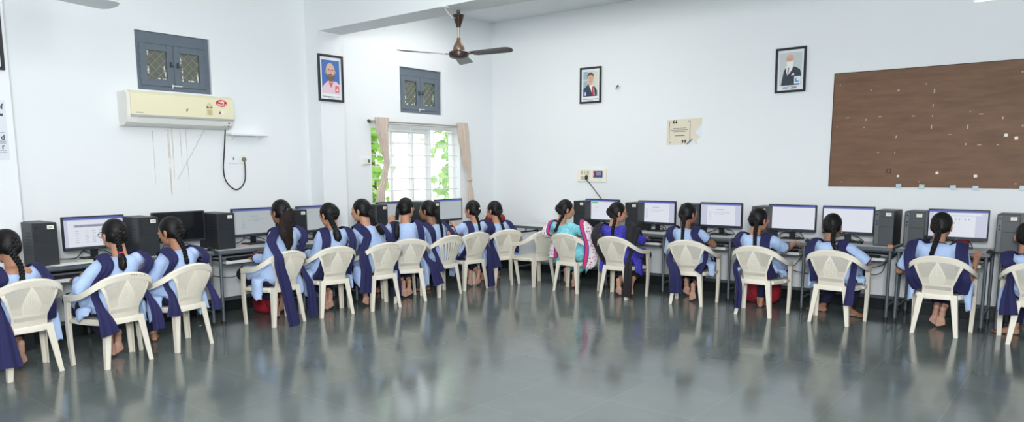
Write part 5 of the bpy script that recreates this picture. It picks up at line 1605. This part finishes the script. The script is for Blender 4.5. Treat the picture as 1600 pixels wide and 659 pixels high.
            for it in range(4):
                for i in range(n):
                    if i > lim: continue
                    rows[i] = [push_(bvh, q, .009) for q in rows[i]]
                if it < 3:
                    for i in range(1, n-1):
                        if i > lim: continue
                        rows[i] = [(rows[i-1][j]+rows[i][j]*2+rows[i+1][j])/4 for j in range(nc+1)]
            th = .007
            o = len(mb.v); m = nc+1
            nv = []
            for i in range(n):
                for j in range(m):
                    aa = rows[min(i+1, n-1)][j]-rows[max(i-1, 0)][j]; bb = rows[i][min(j+1, nc)]-rows[i][max(j-1, 0)]
                    nn = aa.cross(bb); nn = nn.normalized() if nn.length > 1e-9 else V((0, -1, 0))
                    nv.append(rows[i][j] + nn*th)
            mb.v += [tuple(q) for r in rows for q in r] + [tuple(q) for q in nv]
            K = n*m
            cols = sp_.get('cols')
            def ci(j):
                if not cols: return 0
                u = (j+.5)/nc; u = u if not sp_.get('flip') else 1-u
                for lim_, c in cols:
                    if u <= lim_: return c
                return cols[-1][1]
            for i in range(n-1):
                for j in range(nc):
                    q0 = (o+i*m+j, o+i*m+j+1, o+(i+1)*m+j+1, o+(i+1)*m+j)
                    mb.f.append(q0); mb.mi.append(ci(j)); mb.f.append(tuple(reversed([z+K for z in q0]))); mb.mi.append(ci(j))
            for i in range(n-1):
                for j in (0, nc):
                    mb.f.append((o+i*m+j, o+(i+1)*m+j, o+(i+1)*m+j+K, o+i*m+j+K)); mb.mi.append(ci(min(j, nc-1)))
            for i in (0, n-1):
                for j in range(nc):
                    mb.f.append((o+i*m+j, o+i*m+j+1, o+i*m+j+1+K, o+i*m+j+K)); mb.mi.append(ci(j))
        mb.build('dupatta', mats_b, root, angle=70)
        if cloth == 'school':       # dark collar edge at the nape
            mb = MB(); c = sp(.985)
            pass
    # ---- small extras ----
    for ex in extras:
        if ex == 'earrings':
            for s in (-1, 1):
                mb = MB(); mb.ell(H((s*.086, .002, -.066)), (.005, .005, .009), Hm, 8, 6); mb.build('earring', M_gold, root)
        elif ex == 'specs':
            mb = MB()
            for s in (-1, 1):
                mb.tube([H((s*.034+.024*math.cos(2*PI*k/20), .106, -.008+.019*math.sin(2*PI*k/20))) for k in range(20)], .0022, 6, closed=True)
                mb.tube([H((s*.058, .104, -.004)), H((s*.080, .06, -.002)), H((s*.086, -.01, -.004))], .0022, 6)
            mb.tube([H((-.010, .109, -.006)), H((.010, .109, -.006))], .0022, 6)
            mb.build('spectacles', M_specs, root)
        elif ex[0] == 'bangle':
            s, mt, rr = ex[1], ex[2], ex[3]
            e = wr[s]; ax = (V(e) - S[s]).normalized(); sp_ = arms.get('L' if s < 0 else 'R', {})
            ee = P(sp_.get('elbow', (s*.190, .15, .665))); ee = S[s] + (ee-S[s]).normalized()*.265*sh; ax = (e-ee).normalized()
            xx = ax.orthogonal().normalized(); yy = ax.cross(xx); c = e - ax*.012
            mb = MB(); mb.tube([c + (xx*math.cos(2*PI*k/20)+yy*math.sin(2*PI*k/20))*.0285 for k in range(20)], rr, 8, closed=True); mb.build(ex[4], mt, root)
        elif ex[0] == 'clip':
            mb = MB(); mb.box(H(ex[1]), (.035, .012, .02), Hm, bev=.005); mb.build('hair_clip', M_label, hob)
        elif ex[0] == 'anklet':
            s = ex[1]; ax = (kn[s]-an[s]).normalized(); c = an[s] + ax*.015; xx = ax.orthogonal().normalized(); yy = ax.cross(xx)
            mb = MB(); mb.tube([c + (xx*math.cos(2*PI*k/20)+yy*math.sin(2*PI*k/20))*.037 for k in range(20)], .0035, 6, closed=True); mb.build('anklet', M_silver, root)
        elif ex == 'collar':
            c = nb + V((0, .012, -.005)); mb = MB()
            rings = []
            for (dz_, r0, r1) in ((-.02, .074, .062), (.012, .064, .056), (.016, .060, .053), (.010, .057, .05)):
                rings.append([c + rgt(1)*(r0*math.cos(2*PI*k/28)) + V((0, r1*math.sin(2*PI*k/28), dz_ + .01*(-math.sin(2*PI*k/28)))) for k in range(28)])
            mb.loft(rings, False); mb.build('collar', M_navy, root, angle=80)
        elif ex == 'necklace':
            c = nb + V((0, .02, .0)); mb = MB()
            mb.tube([c + rgt(1)*(.066*math.cos(2*PI*k/28)) + V((0, .062*math.sin(2*PI*k/28), .006-.02*math.sin(2*PI*k/28))) for k in range(28)], .0022, 6, closed=True); mb.build('necklace', M_silver, root)
    return root
def push_(bvh, p, m):
    loc, nrm, idx, dist = bvh.find_nearest(p)
    if loc is None: return p
    if (p-loc).dot(nrm) < m: return loc + nrm*m
    return p

GS = 'schoolgirls in light blue with navy sashes'
M_pinkt = mat('pink_band', (214, 70, 130), .5); M_orange = mat('orange_band', (214, 96, 48), .5); M_whitet = mat('white_band', (220, 220, 214), .5)
tuck = lambda x, y, **k: dict(tuck=('fl', x, y), **k)
# ---- left row, from the left edge towards the corner ----
person('P0', 'girl cut off by the left edge, leaning left with wide neckline and long braid', (3, 358), .04, yaw=10, pitch=18, skin=1, group=GS, neck=-.015, scoop=1.15,
       braid=dict(pts=[('px', 18, 392, -.16), ('px', 33, 418, -.19), ('px', 35, 452, -.20)], tie=M_black, tuft=.22),
       bands=dict(L=dict(w=.12, wt=.22, tail=[('px', -6, 455, -.27), ('px', 6, 510, -.30), ('px', 12, 576, -.31)]), R=dict(w=.10, x=.14)),
       feet=dict(L=tuck(20, 576), R=tuck(36, 574)), extras=['necklace'], flaps=(1, 1.3), arms=dict(L=dict(sleeve=.6), R=dict(sleeve=.6)))
person('P1', 'girl with pink band on her braid, facing the monitor with a table', (176, 341), .06, yaw=3, pitch=6, skin=0, group=GS,
       braid=dict(pts=[('px', 184, 366, -.14), ('px', 187, 388, -.15), ('px', 190, 402, -.16), ('px', 193, 424, -.17)], tie=M_pinkt, tuft=.30, tw=1.5, r=.0185),
       bands=dict(L=dict(w=.125, x=.16, wt=.15, tail=[('px', 158, 438, -.17), ('px', 164, 475, -.22), ('px', 172, 523, -.24)]), R=dict(w=.115, x=.16, wt=.11, tail=[('px', 236, 440, -.16), ('px', 241, 475, -.19), ('px', 243, 513, -.20)])),
       feet=dict(L=tuck(174, 559), R=tuck(187, 555)), arms=dict(L=dict(elbow=('px', 129, 446, .02), wrist=(-.13, .22, .67), sleeve=1.75), R=dict(sleeve=1.7)), extras=['earrings', 'specs'], flaps=(.35, 1))
person('P2', 'girl in profile facing the switched off monitor, long braid', (262, 338), .07, yaw=14, pitch=14, skin=1, group=GS,
       braid=dict(pts=[('px', 276, 366, -.13), ('px', 287, 388, -.15), ('px', 293, 413, -.16)], tie=M_black, tuft=.12),
       bands=dict(L=dict(w=.125, x=.155, wt=.15, tail=[('px', 262, 428, -.17), ('px', 266, 455, -.22), ('px', 273, 494, -.24)]), R=dict(w=.115, x=.155, wt=.10, tail=[('px', 328, 430, -.15), ('px', 334, 452, -.18), ('px', 333, 482, -.19)])),
       feet=dict(L=dict(flat=('fl', 242, 534), dir=(.7, 1, 0)), R=tuck(232, 524)), arms=dict(L=dict(elbow=('px', 242, 432, .04), wrist=(-.12, .26, .68), sleeve=1.8)), extras=['earrings', ('anklet', -1)])
person('P3', 'girl with long loose brown ponytail typing on her keyboard', (437, 311), .05, yaw=6, pitch=6, skin=2, group=GS,
       braid=dict(kind='pony', pts=[('px', 446, 352, -.16), ('px', 450, 375, -.19), ('px', 452, 398, -.20)], r=.026, sz=.01),
       bands=dict(L=dict(w=.125, wt=.13, via='over', tail=[('px', 447, 450, -.30), ('px', 460, 508, -.30)]), R=dict(w=.115, wt=.12, tail=[('px', 478, 410, -.17), ('px', 482, 450, -.21), ('px', 487, 494, -.22)])),
       feet=dict(L=tuck(433, 497), R=tuck(441, 488)), arms=dict(L=dict(elbow=('px', 415, 420, .06), wrist=('px', 398, 403, .26), hand=(0, 1, -.1), sleeve=1.9), R=dict(wrist=(.10, .36, .70), sleeve=1.8)), extras=['earrings', ('bangle', -1, M_black, .006, 'wrist_watch')])
person('P4', 'girl bowing her head, thick braid over right shoulder, right of the ponytail girl', (509, 317), .09, yaw=16, pitch=22, skin=0, group=GS,
       braid=dict(pts=[('px', 516, 338, -.10), ('px', 524, 358, -.14), ('px', 530, 378, -.16)], tie=M_black, tuft=.32, tw=1.5, r=.024),
       bands=dict(L=dict(w=.125, x=.13), R=dict(w=.12, x=.135)), feet=dict(L=tuck(509, 486), R=tuck(517, 484)),
       arms=dict(L=dict(elbow=('px', 490, 410, .08), wrist=('px', 478, 394, .26), sleeve=1.8)), flaps=(1.5, 1.3))
person('P5', 'girl in profile with orange hair tie on her braid', (563, 310), .06, yaw=30, pitch=8, skin=0, group=GS,
       braid=dict(pts=[('px', 578, 334, -.12), ('px', 587, 350, -.14), ('px', 600, 367, -.15)], tie=M_orange, tuft=.30, tw=1.6, r=.018),
       bands=dict(L=dict(w=.125, wt=.15, via='free', mid=[(-.165, -.105, .82), (-.222, -.145, .72)], tail=[(-.262, -.185, .63), (-.272, -.205, .55), ('px', 573, 425, -.215), ('px', 571, 458, -.215)]), R=dict(w=.11)),
       feet=dict(L=tuck(572, 478), R=dict(flat=('fl', 592, 458), dir=(.2, 1, 0))), arms=dict(L=dict(sleeve=1.6), R=dict(sleeve=1.6)), extras=['earrings'])
person('P6', 'girl turning her face right towards her neighbour, hair tied with white band', (634, 308), .06, yaw=-52, pitch=4, skin=0, group=GS,
       braid=dict(pts=[('px', 621, 334, -.13), ('px', 620, 352, -.15), ('px', 621, 376, -.16)], tie=M_whitet, tuft=.42, tw=1.5, sx=-.02, r=.018),
       bands=dict(L=dict(w=.12, wt=.10, tail=[('px', 616, 390, -.2), ('px', 619, 425, -.27), ('px', 621, 462, -.28)]), R=dict(w=.11, wt=.13, tail=[('px', 660, 375, -.15), ('px', 672, 405, -.16), ('px', 683, 443, -.16)])),
       feet=dict(L=tuck(631, 466), R=tuck(640, 464)), arms=dict(R=dict(elbow=('px', 660, 380, .02), wrist=('px', 667, 384, .2), sleeve=.92), L=dict(elbow=(-.25, .14, .74), wrist=('px', 617, 338, .15), hand=(.2, .3, .8), nrm=(-.6, -.6, .2), curl=50)), flaps=(1, 1.8))
person('P7', 'girl with dark braid looking left from the chair with vertical slats', (668, 312), .06, yaw=18, pitch=6, skin=2, group=GS,
       braid=dict(pts=[('px', 681, 332, -.12), ('px', 689, 352, -.14), ('px', 692, 378, -.16)], tie=M_black, tuft=.08, r=.015),
       bands=dict(L=dict(w=.12, wt=.12, tail=[('px', 679, 385, -.17), ('px', 683, 405, -.20), ('px', 686, 424, -.21)]), R=dict(w=.10)),
       feet=dict(L=dict(flat=('fl', 672, 453), dir=(-1, .5, 0)), R=tuck(690, 448)), flaps=(1.2, 1))
person('P8', 'girl with white hair clip raising her left hand', (738, 312), .06, yaw=14, pitch=4, skin=0, group=GS,
       braid=dict(pts=[('px', 744, 334, -.12), ('px', 748, 348, -.14), ('px', 750, 360, -.15)], tie=M_black, tuft=.10, r=.014),
       bands=dict(L=dict(w=.115, wt=.1), R=dict(w=.105, wt=.12, tail=[('px', 762, 375, -.2), ('px', 765, 410, -.27), ('px', 768, 447, -.28)])),
       feet=dict(L=tuck(735, 448), R=tuck(748, 446)), arms=dict(L=dict(elbow=(-.22, .16, .68), wrist=('px', 725, 348, .30), hand=(0, .5, .6), nrm=(0, -.8, .5), curl=30)), extras=[('clip', (.0, -.118, -.0))], flaps=(1.5, 1))
person('P9', 'girl holding her hand to her mouth, next to the free corner chair', (772, 313), .05, yaw=28, pitch=4, skin=0, group=GS,
       braid=dict(pts=[('px', 778, 332, -.12), ('px', 783, 346, -.14), ('px', 788, 362, -.15)], tie=M_black, tuft=.15, r=.015),
       bands=dict(L=dict(w=.125, wt=.17, tail=[('px', 776, 372, -.24), ('px', 776, 392, -.27), ('px', 776, 418, -.28)]), R=dict(w=.11)),
       feet=dict(), arms=dict(L=dict(elbow=(-.20, .22, .72), wrist=('px', 763, 352, .17), hand=(.35, -.1, .8), nrm=(-.5, .6, .2), curl=55, sleeve=1.5)))
# ---- back row, from the corner towards the right ----
person('T1', 'woman in turquoise tunic with white floral shawl edged in crimson', (886, 311), .04, yaw=-32, pitch=12, skin=0, neck=-.01, scoop=.9, kurta=M_teal, pants=M_teal, cloth='shawl',
       braid=dict(pts=[('px', 880, 334, -.14), ('px', 873, 348, -.16), ('px', 867, 363, -.18)], tie=M_black, tuft=.14, r=.0165),
       bands=dict(mats=[M_floral, M_pink, M_blueb], L=dict(w=.12, wt=.14, x=.15, cols=[(.50, 0), (.62, 2), (.85, 1), (1, 2)], via='free', tail=[(-.205, -.125, .66), (-.225, -.135, .56), (-.23, -.15, .42)]),
                  R=dict(cols=[(.10, 2), (.26, 1), (.34, 2), (1, 0)], edges=(
                      [(.07, .10, .80), (.085, .03, .90), (.10, -.05, .885), (.15, -.11, .80), (.215, -.145, .70), (.262, -.17, .62), (.272, -.185, .50), (.262, -.19, .40), (.252, -.19, .33)],
                      [(.17, .16, .72), (.21, .08, .80), (.24, .0, .80), (.28, -.01, .72), (.33, -.02, .62), (.370, -.04, .52), (.385, -.07, .43), (.37, -.10, .36), (.345, -.12, .32)]))),
       feet=dict(L=tuck(884, 444), R=tuck(897, 450)), extras=['earrings'], flaps=(1, 1), arms=dict(R=dict(sleeve=1.4), L=dict(sleeve=1.4)))
person('T2', 'woman in royal blue patterned top with black shawl and spectacles', (967, 315), .05, yaw=-42, pitch=10, skin=0, kurta=M_royal, pants=M_blackc, cloth='shawl',
       braid=dict(pts=[('px', 961, 340, -.14), ('px', 958, 355, -.16), ('px', 956, 371, -.17)], tie=M_black, tuft=.06, r=.016),
       bands=dict(mats=[M_blackc], L=dict(w=.12, wt=.10, x=.165), R=dict(edges=(
                      [(.075, .10, .80), (.09, .03, .90), (.105, -.06, .88), (.125, -.135, .78), (.15, -.14, .66), (.183, -.13, .585), (.196, -.20, .50), (.188, -.25, .40), (.185, -.262, .20), (.18, -.262, .05)],
                      [(.17, .16, .72), (.205, .08, .80), (.23, .0, .79), (.238, -.06, .70), (.232, -.10, .62), (.222, -.13, .575), (.232, -.20, .50), (.285, -.25, .40), (.295, -.262, .20), (.29, -.262, .05)]))),
       feet=dict(L=tuck(966, 462), R=tuck(985, 464)), extras=['specs'], arms=dict(R=dict(sleeve=1.6), L=dict(sleeve=1.6)))
person('R1', 'girl with straight central braid sitting before the slim stand monitor', (1076, 316), .06, yaw=-30, pitch=4, skin=2, group=GS,
       braid=dict(pts=[('px', 1069, 342, -.14), ('px', 1067, 358, -.16), ('px', 1066, 378, -.17)], tie=M_black, tuft=.10, r=.016),
       bands=dict(L=dict(w=.12, wt=.16, tail=[('px', 1052, 395, -.22), ('px', 1055, 425, -.29), ('px', 1056, 458, -.30)]), R=dict(w=.115, wt=.09, tail=[('px', 1098, 385, -.14), ('px', 1097, 402, -.17), ('px', 1094, 424, -.17)])),
       feet=dict(L=tuck(1072, 462), R=tuck(1082, 471)), flaps=(.4, .6), arms=dict(L=dict(elbow=('px', 1044, 392, .06), wrist=(-.14, .33, .69), sleeve=1.7)), extras=['earrings'])
person('R2', 'girl stretching her right hand across the desk, red bag below', (1188, 324), .08, yaw=-24, pitch=10, skin=1, group=GS,
       braid=dict(pts=[('px', 1182, 346, -.12), ('px', 1180, 364, -.15), ('px', 1179, 386, -.17)], tie=M_black, tuft=.06, r=.017),
       bands=dict(L=dict(w=.11, wt=.07, tail=[('px', 1157, 415, -.22), ('px', 1155, 445, -.28), ('px', 1153, 481, -.29)]), R=dict(w=.13)),
       feet=dict(L=dict(), R=tuck(1188, 478)), arms=dict(R=dict(elbow=('px', 1232, 391, .22), wrist=('px', 1243, 379, .42), hand=(.45, .8, -.05), curl=50, sleeve=.95)), flaps=(.3, .12))
person('R3', 'girl with centred braid between two broad navy sashes, head straight', (1303, 333), .08, yaw=0, pitch=14, skin=2, group=GS,
       braid=dict(pts=[('px', 1303, 360, -.13), ('px', 1301, 378, -.15), ('px', 1309, 392, -.16)], tie=M_black, tuft=.18, tw=1.1, r=.017),
       bands=dict(L=dict(w=.115, x=.135), R=dict(w=.12, wt=.09, tail=[('px', 1329, 405, -.2), ('px', 1326, 440, -.28), ('px', 1325, 478, -.29)])),
       feet=dict(L=dict(flat=('fl', 1291, 487), dir=(-1, -.15, 0)), R=dict(flat=('fl', 1320, 492), dir=(1, -.15, 0))), extras=['earrings', 'collar'], arms=dict(L=dict(elbow=(-.225, .06, .64), sleeve=.98), R=dict(elbow=(.225, .06, .64), sleeve=.98)), flaps=(.75, .2))
person('R4', 'girl resting her right fist on the desk corner, bracelet on wrist', (1474, 331), .09, yaw=-10, pitch=10, skin=1, group=GS, sh=1.2,
       braid=dict(pts=[('px', 1466, 366, -.13), ('px', 1460, 384, -.15), ('px', 1452, 408, -.17)], tie=M_black, tuft=.05, r=.0175),
       bands=dict(L=dict(w=.13, x=.195), R=dict(w=.13, x=.195)),
       feet=dict(L=tuck(1457, 509, lean=(.03, -.05)), R=tuck(1468, 513, lean=(.02, -.05))), arms=dict(L=dict(elbow=('px', 1412, 413, .06), wrist=(-.16, .30, .69), sleeve=.85), R=dict(elbow=('px', 1511, 424, .06), wrist=('px', 1527, 403, .22), hand=(.0, .5, .45), curl=75, sleeve=.68)),
       extras=['collar', ('bangle', 1, M_silver, .004, 'bracelet'), ('anklet', -1)], flaps=(.9, 1.15))
person('R5', 'girl cut off by the right edge, broad navy sash on left shoulder', (1608, 346), .07, yaw=-5, pitch=8, skin=1, group=GS,
       braid=dict(pts=[('px', 1606, 375, -.14), ('px', 1604, 400, -.17)], tie=M_black, tuft=.1),
       bands=dict(L=dict(w=.13, wt=.14, tail=[('px', 1580, 420, -.18), ('px', 1577, 455, -.24), ('px', 1576, 492, -.25)]), R=dict(w=.12)),
       feet=dict(L=dict(flat=('fl', 1592, 523), dir=(-1, -.1, 0)), R=tuck(1612, 520)), extras=['collar'])
# ------------------------------------------------------------------ light
wd = bpy.data.worlds.new('sky'); SC.world = wd; wd.use_nodes = True
nt = wd.node_tree; bg = nt.nodes['Background']
bg.inputs['Color'].default_value = (0.86, 0.94, 1.0, 1); bg.inputs['Strength'].default_value = 2.6
def area(name, loc, rot, sx, sy, power, color=(1, 1, 1)):
    l = bpy.data.lights.new(name, 'AREA'); l.shape = 'RECTANGLE'; l.size = sx; l.size_y = sy; l.energy = power; l.color = color
    o = bpy.data.objects.new(name, l); COL.objects.link(o); o.location = loc; o.rotation_euler = rot; return o
# broad fill lamps added under the ceiling, no fixtures there
area('ceiling_fill', (-3.2, 2.4, CEIL-.03), (0, 0, 0), 5.0, 3.4, 85, (1, .985, .96))
area('ceiling_fill', (-5.6, 6.7, CEIL-.03), (0, 0, 0), 2.6, 1.4, 36, (1, .985, .96))
area('ceiling_fill', (1.6, -1.2, CEIL-.03), (0, 0, 0), 3.5, 3.0, 50, (1, .985, .96))
# the photographer's soft flash, on a stand right behind and above the camera
fd = V((-3.5, 6.4, 1.1)) - V((.2, -.3, 2.25))
area('camera_flash', (.2, -.3, 2.25), fd.to_track_quat('-Z', 'Y').to_euler(), .9, .9, 330, (.97, .985, 1))
# fills added as daylight in the unseen windows behind and right of the camera
area('window_fill', (X1-.02, 4.6, 1.6), (0, -PI/2, 0), 1.2, 2.0, 60, (.86, .93, 1))
area('window_fill', (X1-.02, .6, 1.6), (0, -PI/2, 0), 1.2, 2.0, 60, (.86, .93, 1))
area('window_fill', (-2.5, Y0+.02, 1.6), (PI/2, 0, PI), 2.0, 1.2, 60, (.86, .93, 1))
area('window_fill', (2.0, Y0+.02, 1.6), (PI/2, 0, PI), 2.0, 1.2, 60, (.86, .93, 1))
sun = bpy.data.lights.new('sun', 'SUN'); sun.energy = 4; sun.angle = .2; so = bpy.data.objects.new('sun', sun); COL.objects.link(so)
so.rotation_euler = (R_(20), R_(42), 0)
SC.view_settings.view_transform = 'Standard'
SC.view_settings.look = 'None'
SC.view_settings.exposure = 0.2
SC.view_settings.gamma = 1.0
SC.view_settings.use_curve_mapping = False
SC.cycles.use_denoising = True
SC.cycles.max_bounces = 8
SC.cycles.diffuse_bounces = 5
SC.cycles.sample_clamp_indirect = 4.0
